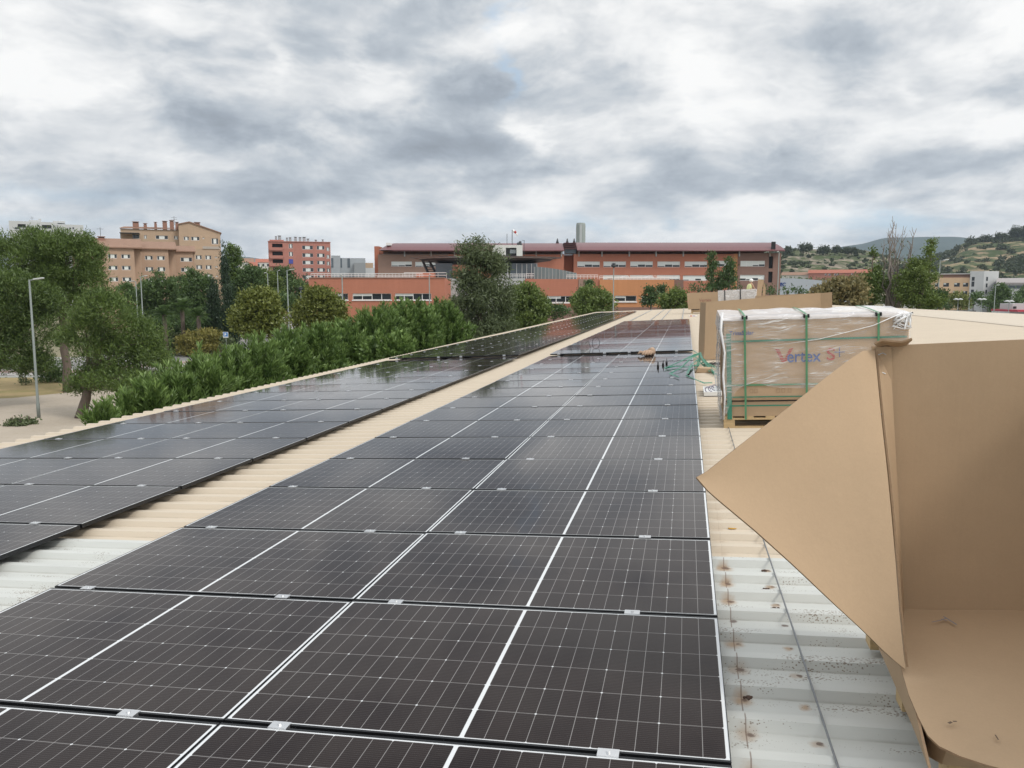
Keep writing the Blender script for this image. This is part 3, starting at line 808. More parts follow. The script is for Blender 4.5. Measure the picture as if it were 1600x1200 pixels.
# ---- the worker
def person(label, loc, rz):
    root = thing('person', label, 'person', loc, rz)
    J = {'pel': (0, 0, .95), 'spi': (0, -.03, 1.15), 'che': (0, -.10, 1.36), 'nek': (0, -.16, 1.50), 'hea': (.02, -.20, 1.60), 'crn': (.02, -.21, 1.70),
         'shl': (-.19, -.12, 1.40), 'shr': (.19, -.12, 1.40), 'ell': (-.26, -.22, 1.16), 'elr': (.26, -.26, 1.17), 'hal': (-.18, -.42, 1.04), 'har': (.16, -.46, 1.06),
         'hil': (-.10, 0, .90), 'hir': (.10, 0, .90), 'knl': (-.12, -.06, .50), 'knr': (.12, -.04, .50), 'anl': (-.13, .02, .09), 'anr': (.13, .03, .09), 'tol': (-.14, -.15, .04), 'tor': (.14, -.14, .04)}
    E = [('pel', 'spi'), ('spi', 'che'), ('che', 'nek'), ('nek', 'hea'), ('hea', 'crn'), ('che', 'shl'), ('che', 'shr'), ('shl', 'ell'), ('shr', 'elr'), ('ell', 'hal'), ('elr', 'har'),
         ('pel', 'hil'), ('pel', 'hir'), ('hil', 'knl'), ('hir', 'knr'), ('knl', 'anl'), ('knr', 'anr'), ('anl', 'tol'), ('anr', 'tor')]
    R = {'pel': .155, 'spi': .145, 'che': .165, 'nek': .06, 'hea': .088, 'crn': .075, 'shl': .075, 'shr': .075, 'ell': .05, 'elr': .05, 'hal': .04, 'har': .04,
         'hil': .10, 'hir': .10, 'knl': .065, 'knr': .065, 'anl': .05, 'anr': .05, 'tol': .045, 'tor': .045}
    keys = list(J)
    def body(sub, name, mat, grow):
        ks = [k_ for k_ in keys if k_ in sub]
        me = bpy.data.meshes.new(name); me.from_pydata([J[k_] for k_ in ks], [(ks.index(a_), ks.index(b__)) for a_, b__ in E if a_ in ks and b__ in ks], [])
        o = bpy.data.objects.new(name, me); C.objects.link(o); o.parent = root
        o.modifiers.new('skin', 'SKIN'); ss = o.modifiers.new('sub', 'SUBSURF'); ss.levels = ss.render_levels = 2
        for i, k_ in enumerate(ks):
            r_ = R[k_] * grow; me.skin_vertices[0].data[i].radius = (r_, r_)
        me.skin_vertices[0].data[0].use_root = True
        me.materials.append(mat)
        return o
    body(keys, 'body', pm('worker_skin', (.45, .27, .18), .6, .08), 1.0)
    body(['pel', 'spi', 'che', 'shl', 'shr', 'hil', 'hir'], 'vest', pm('hi_vis_yellow', (.66, .70, .34), .7, .08), 1.16)
    body(['hil', 'knl', 'anl', 'pel', 'hir', 'knr', 'anr'], 'trousers', pm('navy_trousers', (.03, .035, .05), .8, .1), 1.22)
    o = MB(); o.ball((.02, -.205, 1.68), .135, .155, .12, 0, 16, 10); o.box(-.09, .13, -.42, -.30, 1.655, 1.67)
    o.build('helmet', M['white'], root, smooth=True)
    o = MB()
    for sx in (-.03, .03): o.ball((.02 + sx, -.285, 1.61), .012, .01, .01, 0, 6, 4)
    o.build('eye', M['dark'], root)
    for sgn, hk in ((-1, 'hal'), (1, 'har')):
        o = MB(); h = Vector(J[hk])
        for i in range(4):
            b0 = h + Vector((sgn * (-.03 + .02 * i), -.04, 0)); ln = (.06, .075, .07, .055)[i]
            o.tube([b0, b0 + Vector((0, -ln * .6, -.01)), b0 + Vector((0, -ln * .85, -.04))], [.010, .009, .007], 6)
        b0 = h + Vector((-sgn * .045, -.01, 0)); o.tube([b0, b0 + Vector((-sgn * .02, -.03, -.01)), b0 + Vector((-sgn * .015, -.055, -.02))], [.012, .010, .008], 6)
        o.build('fingers', bpy.data.materials['worker_skin'], root, smooth=True)
    return root
A6 = roofD(1169, 56)
zt = DP(1172, 435.5, 56).z
base = thing('carton_stack', 'low stack of flattened brown cartons under the feet of the worker', 'cartons', A6 + Vector((-.6, -.1, 0)), 0)
hst = zt - 1.80 - A6.z
o = MB(); o.box(0, 1.3, -.4, .8, 0, hst * .5); o.box(.03, 1.26, -.38, .78, hst * .5, hst); o.build('flat_carton', M['card'], base)
person('worker in a pale yellow hi-vis vest and white helmet behind the wrapped pallet', A6 + Vector((.05, .15, hst)), 2.2)

# ---- litter on the roof and panels
rs = random.Random(11)
o = MB()
def rp(px, py, l): return RP(px, py, l)
strands = [[(1038, 577, .125), (1060, 567, .16), (1085, 555, .22), (1093, 552, .25), (1097, 560, .2), (1108, 575, .1), (1122, 588, .06)],
           [(1038, 576, .12), (1055, 573, .13), (1075, 575, .12), (1090, 571, .14), (1100, 566, .12), (1112, 580, .06), (1116, 586, .05)],
           [(1047, 584, .12), (1065, 576, .14), (1080, 560, .2), (1092, 553, .24), (1098, 558, .2)],
           [(1047, 585, .12), (1060, 590, .13)], [(1071, 587, .12), (1085, 594, .10), (1100, 600, .06), (1112, 600, .05)],
           [(1074, 585, .12), (1080, 570, .16), (1092, 562, .15), (1090, 578, .09), (1086, 576, .1)],
           [(1081, 547, .12), (1090, 552, .10), (1100, 561, .06), (1106, 569, .06), (1114, 583, .06)],
           [(1093, 553, .22), (1094, 566, .12), (1099, 572, .07), (1108, 582, .06)], [(1084, 558, .12), (1100, 566, .08), (1118, 575, .06), (1122, 578, .06)]]
for st in strands:
    p = [rp(*q) for q in st]
    for _ in range(2):
        j = [q + Vector((rs.uniform(-.02, .02), rs.uniform(-.03, .03), rs.uniform(0, .02))) for q in p]
        for a_, b__ in zip(j, j[1:]):
            sd = (b__ - a_).cross(Vector((rs.uniform(-.3, .3), -.6, 1))).normalized() * .011
            o.prism([a_ - sd, b__ - sd, b__ + sd, a_ + sd], (0, 0, .002))
tag(o.build('strapping', M['teal']), 'tangled heap of cut green plastic strapping at the edge of the solar array', 'strapping')
o = MB()
for i in range(9):
    a_ = rp(1097 + rs.uniform(0, 14), 566 + rs.uniform(0, 8), .05); o.tube([a_, a_ + Vector((rs.uniform(.1, .4), rs.uniform(-.2, .2), rs.uniform(0, .06))), a_ + Vector((rs.uniform(.3, .6), rs.uniform(-.1, .1), .02))], .008, 5)
tag(o.build('dark_strapping', M['black']), 'loose black strapping lying in front of the tall open carton', 'strapping')
p = rp(1086, 583, .036)
o = MB(); o.prism([(0, 0, 0), (.32, 0, 0), (.30, 0, .10), (.05, 0, .11)], (0, .22, 0)); ob = o.build('cardboard_offcut', M['card'], None, loc=p); tag(ob, 'small folded cardboard offcut under the green strapping', 'cardboard')
bevel(ob, .02)
p = rp(1007, 556, LIFT)                                              # crumpled work glove
g = MB(); g.ball((.06, .03, .035), .09, .06, .04, 0, 12, 8)
for i, (dx_, ln) in enumerate(((-.02, .10), (.02, .12), (.06, .11), (.10, .09))):
    g.tube([(dx_ + .03, -.01, .03), (dx_ + .02, -.05, .05), (dx_ - .01, -.01 - ln, .02)], [.022, .021, .015], 7)
g.tube([(-.01, .04, .03), (-.07, .03, .045), (-.10, .0, .02)], [.022, .02, .014], 7)
g.tube([(.08, .07, .04), (.12, .14, .05)], [.05, .055], 10)
ob = g.build('work_glove', pm('tan_leather', (.42, .29, .20), .8, .15, 20), None, smooth=True, loc=p); ob.scale = (1.5, 1.5, 1.9)
tag(ob, 'crumpled tan work glove lying on a solar panel near the raised step', 'glove')
for i, (px, py) in enumerate(((1028, 574), (1036, 571.5), (1041.5, 569))):
    p = rp(px, py, LIFT); o = MB(); o.tube([(0, 0, 0), (0, 0, .05), (0, .01, .055), (0, .012, .11 + .02 * (i == 2))], [.022, .022, .014 - .004 * i, .012 - .004 * i], 8)
    ob = o.build('cable_connector', M['black'], None, smooth=True, loc=p)
    tag(ob, 'black cable connector standing on the panel, %s of three beside the green strapping' % ('leftmost', 'middle one', 'rightmost')[i], 'connector', 'cable connectors left on the panel')
o = MB(); p = rp(931, 544, LIFT + .06)
o.tube([p + Vector((math.cos(a_ / 12 * 6.28) * .10, 0, .14 + .16 * math.sin(a_ / 12 * 6.28))) for a_ in range(13)], .006, 5)
o.tube([p + Vector((-.15, 0, 0)), p + Vector((-.20, 0, .2)), p + Vector((-.30, .05, .12))], .006, 5)
tag(o.build('cable_loop', M['black']), 'thin black cable looping up from the solar panels past the raised step', 'cable')
p = rp(1100, 620, .036)
tr = thing('white_tray', 'white plastic tray holding a grey wire mesh beside the wrapped carton', 'tray', p, 0, ry=-RL)
o = MB(); o.box(0, .42, 0, .75, .012, .03); o.box(0, .42, 0, .01, .03, .07); o.box(0, .01, .01, .75, .03, .07); o.box(0, .42, .74, .75, .03, .07); o.build('tray_base', M['white'], tr)
o = MB(); o.box(.0, .42, .0, .05, 0, .012); o.build('foot', M['dark'], tr)
o = MB()
for i in range(9): o.tube([(.18 + .03 * i, .08, .08), (.18 + .03 * i, .72, .32)], .005, 4)
for i in range(15): o.tube([(.17, .08 + .045 * i, .08 + .017 * i), (.43, .08 + .045 * i, .08 + .017 * i)], .005, 4)
o.build('mesh', M['galv'], tr)
o = MB()
for q in range(3):
    o.tube([(.06 + .05 * q + .04 * math.cos(a_ * .5), .05 + .12 * q, .10 + .04 * math.sin(a_ * .5)) for a_ in range(11)], .008, 5)
o.build('coil', pm('purple_grey_wire', (.25, .23, .30), .6, .1), tr)
p = roofD(1077, 50)
o = MB(); o.prism([(0, 0, 0), (.55, 0, 0), (.5, .5, 0), (.05, .4, 0)], (0, 0, .05)); ob = o.build('paper_wrapper', M['white'], None, loc=p)
tag(ob, 'white paper wrapper with red and violet print lying below the far carton', 'wrapper')
for (x0_, c_) in ((.08, (.6, .12, .08)), (.26, (.35, .30, .55))):
    q = MB(); q.box(x0_, x0_ + .14, -.004, -.001, .002, .048); q.box(x0_, x0_ + .14, .05, .3, .051, .053); q.build('printed_patch', pm('wrapper_print', c_, .6, .1), ob)
for i, (px, py, r_) in enumerate(((1226, 1189, .030), (1143, 826, .026))):
    p = rp(px, py, .006 if i == 0 else .004)
    o = MB(); pts = [(r_ * (1 + .3 * math.sin(3 * a_ + i)) * math.cos(a_), r_ * .55 * (1 + .25 * math.cos(2 * a_)) * math.sin(a_), 0) for a_ in [k_ * 6.283 / 14 for k_ in range(14)]]
    o.prism(pts, (0, 0, .004)); ob = o.build('dry_leaf', pm('ochre_leaf', (.50, .27, .03), .7, .15, 30), None, loc=p)
    tag(ob, ('ochre leaf lying on the pale weathered roof sheet at the bottom of the photo', 'yellow leaf lying on the beige roof by the tip of the cardboard flap')[i], 'leaf')
# grit clumps by the ribs
n_ = 0
for (px, py) in ((1195, 892), (1197, 921), (1210, 951), (1223, 988), (1231, 1026), (1245, 1075), (1263, 1132), (1280, 1198), (1140, 854), (1160, 1039), (1170, 1090)):
    p = rp(px, py, .001); o = MB(); o.ball((0, 0, 0), .014, .011, .008, 0, 9, 6)
    for _ in range(5): o.ball((rs.uniform(-.02, .02), rs.uniform(-.012, .012), .001), .007, .006, .005, 0, 7, 5)
    ob = o.build('dirt_clump', pm('dark_dirt', (.10, .065, .05), .95, .3, 90), None, loc=p)
    tag(ob, 'small dark clump of dirt on a rib valley of the pale roof sheet', 'dirt', 'clumps of dirt on the pale roof sheet')
# ================================================================ the town behind: each building a thing with walls, windows, roof
class Site:
    """a building standing at forward distance D; x/z helpers turn photo measurements into metres on its front"""
    def __init__(s, name, label, cat, px, D, group=None, turn=True):
        s.D = D; s.px = px
        p = DP(px, 456, D); p.z = 0
        th = math.atan((800 - px) / F) if turn else 0.0
        s.root = thing(name, label, cat, p, ROTZ + th, group)
        s.k = D / F * math.cos(th)
    def x(s, px): return (px - s.px) * s.k
    def z(s, py): return DP(s.px, py, s.D).z
def facade(mb, x0, x1, z0, z1, y, rects, dep, rev=.25, m=0):
    """front wall at y facing the viewer with real openings, plus sides, back and top"""
    xs = sorted(set([x0, x1] + [v for r in rects for v in (r[0], r[1])])); zs = sorted(set([z0, z1] + [v for r in rects for v in (r[2], r[3])]))
    for a, b in zip(xs, xs[1:]):
        for c, d_ in zip(zs, zs[1:]):
            mx, mz = (a + b) / 2, (c + d_) / 2
            if any(r[0] < mx < r[1] and r[2] < mz < r[3] for r in rects): continue
            mb.poly([(a, y, c), (b, y, c), (b, y, d_), (a, y, d_)], m)
    for (a, b, c, d_) in rects:
        mb.poly([(a, y, c), (a, y, d_), (a, y + rev, d_), (a, y + rev, c)], m); mb.poly([(b, y, d_), (b, y, c), (b, y + rev, c), (b, y + rev, d_)], m)
        mb.poly([(a, y, c), (a, y + rev, c), (b, y + rev, c), (b, y, c)], m); mb.poly([(a, y + rev, d_), (a, y, d_), (b, y, d_), (b, y + rev, d_)], m)
    mb.poly([(x0, y + dep, z0), (x0, y + dep, z1), (x1, y + dep, z1), (x1, y + dep, z0)], m)
    mb.poly([(x0, y, z0), (x0, y, z1), (x0, y + dep, z1), (x0, y + dep, z0)], m); mb.poly([(x1, y, z1), (x1, y, z0), (x1, y + dep, z0), (x1, y + dep, z1)], m)
    mb.poly([(x0, y, z1), (x1, y, z1), (x1, y + dep, z1), (x0, y + dep, z1)], m)
WIN = {}
def window(root, r, y, style='dark', fm=None, rev=.25):
    w_, h_ = r[1] - r[0], r[3] - r[2]; key = (round(w_, 2), round(h_, 2), style)
    fm = fm or M['white']
    if key not in WIN:
        f = MB(); t_ = .07
        f.box(0, w_, .0, .06, 0, t_); f.box(0, w_, .0, .06, h_ - t_, h_); f.box(0, t_, 0, .06, t_, h_ - t_); f.box(w_ - t_, w_, 0, .06, t_, h_ - t_)
        nb = max(1, round(w_ / 1.6))
        for i in range(1, nb): f.box(w_ * i / nb - .05, w_ * i / nb + .05, .001, .059, t_, h_ - t_)
        p = MB(); sp = random.Random(hash(key) % 1000)
        if style == 'ward':                                          # pale blinds over most of the bays
            for i in range(nb):
                a, b_ = w_ * i / nb + .05, w_ * (i + 1) / nb - .05; dr = sp.choice((.62, .8, .92, .55, .75))
                p.poly([(a, .034, h_ * (1 - dr)), (b_, .034, h_ * (1 - dr)), (b_, .034, h_ - .02), (a, .034, h_ - .02)], 1)
                p.poly([(a, .04, .02), (b_, .04, .02), (b_, .04, h_ * (1 - dr) + .02), (a, .04, h_ * (1 - dr) + .02)], 0)
        elif style == 'shut':                                        # roller shutter partly down in the middle
            p.poly([(.02, .04, .02), (w_ - .02, .04, .02), (w_ - .02, .04, h_ - .02), (.02, .04, h_ - .02)], 0)
            p.poly([(w_ * .28, .03, h_ * .12), (w_ * .72, .03, h_ * .12), (w_ * .72, .03, h_ - .03), (w_ * .28, .03, h_ - .03)], 1)
        else:
            p.poly([(.02, .04, .02), (w_ - .02, .04, .02), (w_ - .02, .04, h_ - .02), (.02, .04, h_ - .02)], 0)
            if style == 'mixed': p.poly([(.04, .032, h_ * .6), (w_ * .5, .032, h_ * .6), (w_ * .5, .032, h_ - .04), (.04, .032, h_ - .04)], 1)
        WIN[key] = (f.mesh('window', fm), p.mesh('pane', [M['glass'], M['blind']]))
    a, b_ = WIN[key]
    o = link('window', a, root, (r[0], y + rev * .55, r[2])); link('pane', b_, o)
    return o
def windows(st, mb_args, rects, style, y, fm=None):
    for r in rects: window(st.root, r, y, style, fm)
def brick_mat(name, c, var=.08, course=.0):
    m, tt, b = base_mat(name)
    p = oc(tt); n = tt.noise(p, .22, 4, .6); n2 = tt.noise(tt.vm('MULTIPLY', p, (.5, .5, 6)), 1.0, 4, .6); n3 = tt.noise(tt.vm('MULTIPLY', p, (2.2, 2.2, .12)), 1.0, 4, .6)
    f = tt.m('MULTIPLY_ADD', tt.m('SUBTRACT', n, .5), var * 3, 1.0); f = tt.m('MULTIPLY_ADD', tt.m('SUBTRACT', n2, .5), var * 1.6, f); f = tt.m('MULTIPLY_ADD', tt.m('SUBTRACT', n3, .5), var * 1.8, f)
    tt.L.new(tt.vm('MULTIPLY', tt.com(*c), tt.com(f, f, f)), b.inputs['Base Color']); b.inputs['Roughness'].default_value = .85
    b.inputs['Specular IOR Level'].default_value = .2
    return m
M['tan'] = brick_mat('tan_brick', (.44, .325, .228)); M['pinkbrick'] = brick_mat('pink_tan_brick', (.41, .285, .205)); M['rosebrick'] = brick_mat('rose_brick', (.42, .19, .15))
M['terra'] = brick_mat('terracotta_cladding', (.45, .185, .12)); M['terra2'] = brick_mat('deep_terracotta', (.42, .165, .105)); M['orange'] = brick_mat('ochre_orange_render', (.54, .25, .12))
M['brownwall'] = brick_mat('brown_cladding', (.24, .15, .12)); M['browngrey'] = brick_mat('brown_grey_cladding', (.30, .20, .155)); M['concrete'] = brick_mat('pale_concrete', (.46, .48, .47), .06)
M['tile'] = pm('clay_roof_tiles', (.27, .165, .115), .85, .18, 1.2); M['redtile'] = pm('red_roof_tiles', (.36, .13, .085), .85, .15, .8)
M['maroon'] = pm('maroon_standing_seam', (.155, .062, .066), .38, .10, .5, stretch=(3, .3, 1), spec=.5); M['greymetal'] = pm('grey_metal_panel', (.36, .385, .40), .5, .08, 1.0, metal=.3)
M['cream'] = brick_mat('cream_render', (.58, .57, .53), .05); M['offwhite'] = brick_mat('off_white_render', (.50, .51, .505), .04); M['shutter'] = pm('roller_shutter', (.40, .36, .31), .7, .08, 2)
M['darkmetal'] = pm('dark_steel', (.06, .065, .07), .5, .1); M['smoked'] = pm('smoked_glass', (.085, .105, .12), .10, .15, .4, spec=.6); M['apricot'] = brick_mat('apricot_render', (.62, .44, .28), .05)
M['chim'] = pm('brick_chimney', (.27, .15, .11), .85, .15, 3); M['rail'] = pm('white_railing', (.74, .74, .72), .5, .05)
def rects_px(st, cols, rows): return [(st.x(c - w_ / 2), st.x(c + w_ / 2), st.z(r + h_ / 2), st.z(r - h_ / 2)) for (r, h_) in rows for (c, w_) in cols]
def chimney(st, px, top, base, w_, y, mat='chim'):
    o = MB(); x = st.x(px); h = w_ * st.k / 2
    o.box(x - h, x + h, y - h, y + h, st.z(base) - 1.0, st.z(top) - .35); o.box(x - h - .12, x + h + .12, y - h - .12, y + h + .12, st.z(top) - .12, st.z(top))
    o.box(x - h + .1, x + h - .1, y - h + .1, y + h - .1, st.z(top) - .349, st.z(top) - .121, 1)
    return o.build('chimney', [M[mat], M['dark']], st.root)
def antenna(st, px, top, base, y, bars=2):
    o = MB(); x = st.x(px); o.tube([(x, y, st.z(base) - .5), (x, y, st.z(top))], .05, 5)
    for i in range(bars): o.tube([(x - .7, y, st.z(top) - .3 - .5 * i), (x + .7, y, st.z(top) - .3 - .5 * i)], .035, 4)
    o.build('antenna', M['darkmetal'], st.root)

# ---- white flats, far left
st = Site('apartment_block', 'distant white flat-roofed apartment block showing above the big pine on the far left', 'building', 80, 330)
rc = rects_px(st, [(42, 12), (80, 14)], [(356, 9)])
o = MB(); facade(o, st.x(23), st.x(97), 0, st.z(347), 0, rc, 12, 1.2); facade(o, st.x(97.2), st.x(137), 0, st.z(350), -1.5, [], 12); o.build('wall', M['offwhite'], st.root)
for r in rc:
    o = MB(); o.box(r[0], r[1], 1.15, 1.2, r[2], r[3]); ob = o.build('balcony', M['darkmetal'], st.root)
    o = MB(); o.box(r[0], r[1], .0, .08, r[2], r[2] + .9); o.build('parapet', M['offwhite'], ob)
for c, r, w_, h_ in ((53, 354, 2, 3), (67, 353, 2, 3), (91, 353, 2, 4), (88, 360, 2, 3), (116, 356, 3, 3), (121, 355.5, 3, 3), (112, 359, 2, 5), (35, 358, 8, 3), (63, 359, 10, 1.5)):
    r_ = (st.x(c - w_ / 2), st.x(c + w_ / 2), st.z(r + h_ / 2), st.z(r - h_ / 2))
    window(st.root, r_, -.25 if c < 97 else -1.75, 'dark', M['greymetal'], .25)
o = MB(); o.box(st.x(53), st.x(72), 2, 8, st.z(347), st.z(344)); o.box(st.x(90), st.x(109), 2, 8, st.z(347), st.z(344)); o.box(st.x(68), st.x(72), 3, 6, st.z(344), st.z(341.5)); o.build('roof_house', M['offwhite'], st.root)
antenna(st, 58, 338, 345, 4)

# ---- tan apartments: tall gabled block
st = Site('apartment_block', 'tall tan brick apartment block with a gabled end and a row of chimneys', 'building', 300, 205)
g1 = rects_px(st, [(232, 4), (257, 19), (279, 6)], [(370, 6)]); g2 = rects_px(st, [(295, 8), (309, 13)], [(371.5, 6)]) + rects_px(st, [(322, 3)], [(370.5, 2.5)]) + rects_px(st, [(340, 10.5)], [(375, 9.5)])
up = [(st.x(213), st.x(223), st.z(373), st.z(366))]
o = MB(); facade(o, st.x(195), st.x(283.5), 0, st.z(358), 5, g1 + up, 14); facade(o, st.x(283.7), st.x(349), 0, st.z(362), 3.0, g2, 15)
o.prism([(st.x(283.7), 3.0, st.z(362)), (st.x(349), 3.0, st.z(362)), (st.x(302), 3.0, st.z(346)), (st.x(283.7), 3.0, st.z(350))], (0, 15, 0))
o.build('wall', M['tan'], st.root)
o = MB(); zt_ = .25
o.prism([(st.x(301), 2.7, st.z(346)), (st.x(351), 2.7, st.z(362.5)), (st.x(351), 2.7, st.z(362.5) + zt_), (st.x(301), 2.7, st.z(346) + zt_)], (0, 15.6, 0))
o.prism([(st.x(283), 2.7, st.z(350)), (st.x(301), 2.7, st.z(346)), (st.x(301), 2.7, st.z(346) + zt_), (st.x(283), 2.7, st.z(350) + zt_)], (0, 15.6, 0))
o.prism([(st.x(194), 4.6, st.z(358)), (st.x(194), 4.6, st.z(358) + .2), (st.x(198), 12, st.z(351)), (st.x(284), 12, st.z(351)), ], (.0, .1, 0))
o.poly([(st.x(194), 4.6, st.z(358) + .1), (st.x(284), 4.6, st.z(358) + .1), (st.x(284), 13, st.z(352)), (st.x(200), 13, st.z(352))])
ob = o.build('roof', M['tile'], st.root)
low = rects_px(st, [(313, 9.5), (328, 9.5)], [(401.5, 6.5), (417, 6.5), (431, 6.5)]) + rects_px(st, [(340.5, 4)], [(401, 2.5), (416, 2.5), (431, 2.5)])
o = MB(); facade(o, st.x(303), st.x(348.5), 0, st.z(388), 1.6, low, 1.35); o.build('lower_storeys', M['tan'], st.root)
for r in low: window(st.root, r, 1.6, 'shut')
for r in g1: window(st.root, r, 5, 'shut')
for r in g2: window(st.root, r, 3.0, 'shut')
window(st.root, up[0], 5, 'dark')
o = MB(); o.box(st.x(195), st.x(224), 1.0, 4.9, st.z(366), st.z(365.2)); o.box(st.x(196), st.x(196.6), 1.2, 1.4, st.z(374), st.z(366.1)); o.box(st.x(214), st.x(214.6), 1.2, 1.4, st.z(374), st.z(366.1)); o.build('terrace_canopy', M['darkmetal'], st.root)
o = MB(); o.box(st.x(320), st.x(347), 1.4, 1.5, st.z(388), st.z(384)); o.build('terrace_parapet', M['shutter'], st.root)
for px, tp, bs, w_ in ((217, 344.5, 357, 9), (231.5, 346.5, 355, 5), (247.5, 344, 353, 4), (262, 342, 354, 7), (273, 340.5, 352, 6.5), (281, 343, 352, 5), (313.5, 342.5, 351, 9)): chimney(st, px, tp, bs, w_, 9)
antenna(st, 277, 334, 345, 9)
# ---- stepped lower wings
for i, (x0, x1, ytop, D, cols, lb) in enumerate(((163, 213, 388, 172, [(179, 14), (199.5, 14)], 'leftmost lower tan brick wing with a tiled roof, partly behind the big pine'),
                                    (224, 266, 390, 180, [(235.5, 12), (254, 12)], 'middle lower tan brick wing with a tiled roof above the palm trees'),
                                    (277, 304, 394, 190, [(293.5, 18)], 'narrow tan brick wing against the tall gabled apartment block'))):
    st = Site('apartment_wing', lb, 'building', (x0 + x1) / 2, D, 'stepped tan brick apartment wings')
    rws = [[(400.5, 6.5), (418.5, 6.5), (436.5, 6.5)], [(403, 6.5), (420.5, 6.5), (438, 6.5)], [(405.5, 6.5), (421.5, 6.5), (437, 6.5)]][i]
    rc = rects_px(st, cols, rws)
    o = MB(); facade(o, st.x(x0), st.x(x1), 0, st.z(ytop), 0, rc, 11)
    o.build('wall', M['pinkbrick'], st.root)
    for r in rc: window(st.root, r, 0, 'shut')
    o = MB(); ex = 11 if i < 2 else 2
    o.box(st.x(x1) + .01, st.x(x1 + ex), 3.0, 10, 0, st.z(ytop - 3)); o.build('recessed_wall', M['pinkbrick'], st.root)
    o = MB(); zt0, zt1 = st.z(ytop) + .02, st.z(ytop - 17 + 3 * i)
    xl = st.x(x0 - (46 if i == 0 else 3))
    o.prism([(xl, -.5, zt0), (xl, -.5, zt0 + .25), (xl, 7.5, zt1 + .2), (xl, 12, zt0 + 1), (xl, 12, zt0)], (st.x(x1 + ex) - xl + .3, 0, 0))
    rf = o.build('roof', M['tile'], st.root)
    if i == 0:
        o = MB(); o.box(st.x(118), st.x(163) - .01, 1.0, 11, 0, zt0 - .01); o.build('side_wall', M['pinkbrick'], st.root)
        for px in (102, 140, 163): chimney(st, px, 367 if px != 163 else 367.5, 376, 11, 6)
        antenna(st, 162, 353, 368, 6.3, 1)

# ---- rose brick block
st = Site('apartment_block', 'rose red brick apartment block with recessed balconies and a crowd of roof chimneys', 'building', 455, 300)
bal = rects_px(st, [(436, 16)], [(384.5, 7), (397, 7), (409, 7), (421, 6)])
wn = rects_px(st, [(456.5, 6)], [(384.5, 7), (397, 7), (433, 6)]) + rects_px(st, [(482.5, 17), (503, 12)], [(386.5, 6), (398.5, 6), (410, 6), (421.5, 6), (433, 6)]) + rects_px(st, [(514.5, 5)], [(388.5, 6), (400.5, 6), (411, 6), (422, 6)])
o = MB(); facade(o, st.x(422), st.x(518.5), 0, st.z(378), 0, bal + wn, 14, 1.0); o.build('wall', M['rosebrick'], st.root)
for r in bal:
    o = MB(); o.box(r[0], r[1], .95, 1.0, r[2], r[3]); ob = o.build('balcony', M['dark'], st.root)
    o = MB(); o.box(r[0] - 1.0, r[1], -.8, -.7, r[2] - .9, r[2] + .25); o.box(r[0] - 1.0, r[1] + .2, -.7, .9, r[2] - .3, r[2] - .1); o.build('balustrade', M['rosebrick'], ob)
for r in wn: window(st.root, r, 0, 'shut')
o = MB(); r = (st.x(453), st.x(459.5), st.z(412), st.z(405)); o.box(*r[:2], -.15, -.05, *r[2:]); o.build('blue_awning', pm('blue_awning', (.07, .08, .32), .7), st.root)
o = MB(); o.box(st.x(421.5), st.x(519), -.3, 14.3, st.z(378) + .01, st.z(377)); o.box(st.x(424), st.x(446), 2, 10, st.z(377), st.z(374.5)); o.build('roof', M['rosebrick'], st.root)
for px, tp, w_ in ((434, 368, 3), (439.5, 367, 5), (451, 370, 3), (456, 369.5, 4), (464.5, 368.5, 4.5), (471.5, 369, 4), (478, 368.5, 5), (484, 371, 4), (496.5, 372.5, 3.5), (507.5, 372, 3)): chimney(st, px, tp, 378, w_, 5, 'greymetal')
# ---- grey industrial hall
st = Site('industrial_hall', 'pale grey metal industrial hall between the rose brick block and the long red building', 'building', 545, 280)
o = MB(); o.box(st.x(519), st.x(533), 0, 20, 0, st.z(399.5)); o.box(st.x(533.1), st.x(572), 1.0, 20, 0, st.z(403)); o.box(st.x(554), st.x(571.5), -3, .9, 0, st.z(411), 1); o.box(st.x(572.1), st.x(594), 4, 18, 0, st.z(418), 2); o.box(st.x(572.2), st.x(587), 22, 30, 0, st.z(407), 3)
o.build('wall', [M['greymetal'], pm('mid_grey_panel', (.25, .265, .27), .6, .08), M['offwhite'], M['tan']], st.root)
o = MB()
for px, w_ in ((520.5, 3.5), (533.5, 4), (546, 4)): o.box(st.x(px - w_ / 2), st.x(px + w_ / 2), -.15 if px < 530 else .85, .5 if px < 525 else .99, st.z(418), st.z(403.5))
o.build('strip_glazing', M['smoked'], st.root)
# ---- far roofs in the gap
for i, (x0, x1, y0, y1, D, mt, lb) in enumerate(((374, 398, 410, 403, 420, 'cream', 'far pale house left of the red tiled one, beside the poplar'), (392, 403, 416, 409, 400, 'redtile', 'small far house with a bright red roof below the pale ridge'),
                                          (402, 424, 410, 404, 430, 'redtile', 'far red roofed house touching the left side of the rose brick block'))):
    st = Site('house', lb, 'house', (x0 + x1) / 2, D, 'far houses in the gap on the left')
    o = MB(); o.box(st.x(x0), st.x(x1), 0, 9, 0, st.z(y0)); o.build('wall', M['cream'] if i != 1 else M['pinkbrick'], st.root)
    o = MB(); o.prism([(st.x(x0) - .4, -.4, st.z(y0) + .01), (st.x(x0) - .4, 9.4, st.z(y0) + .01), (st.x(x0) - .4, 4.5, st.z(y1))], (st.x(x1) - st.x(x0) + .8, 0, 0)); o.build('roof', M[mt] if i else M['tile'], st.root)
    for j in range(3):
        xx = st.x(x0 + (x1 - x0) * (j + .5) / 3); window(st.root, (xx - .6, xx + .6, st.z(y0) - 2.2, st.z(y0) - .7), -.3, 'dark')

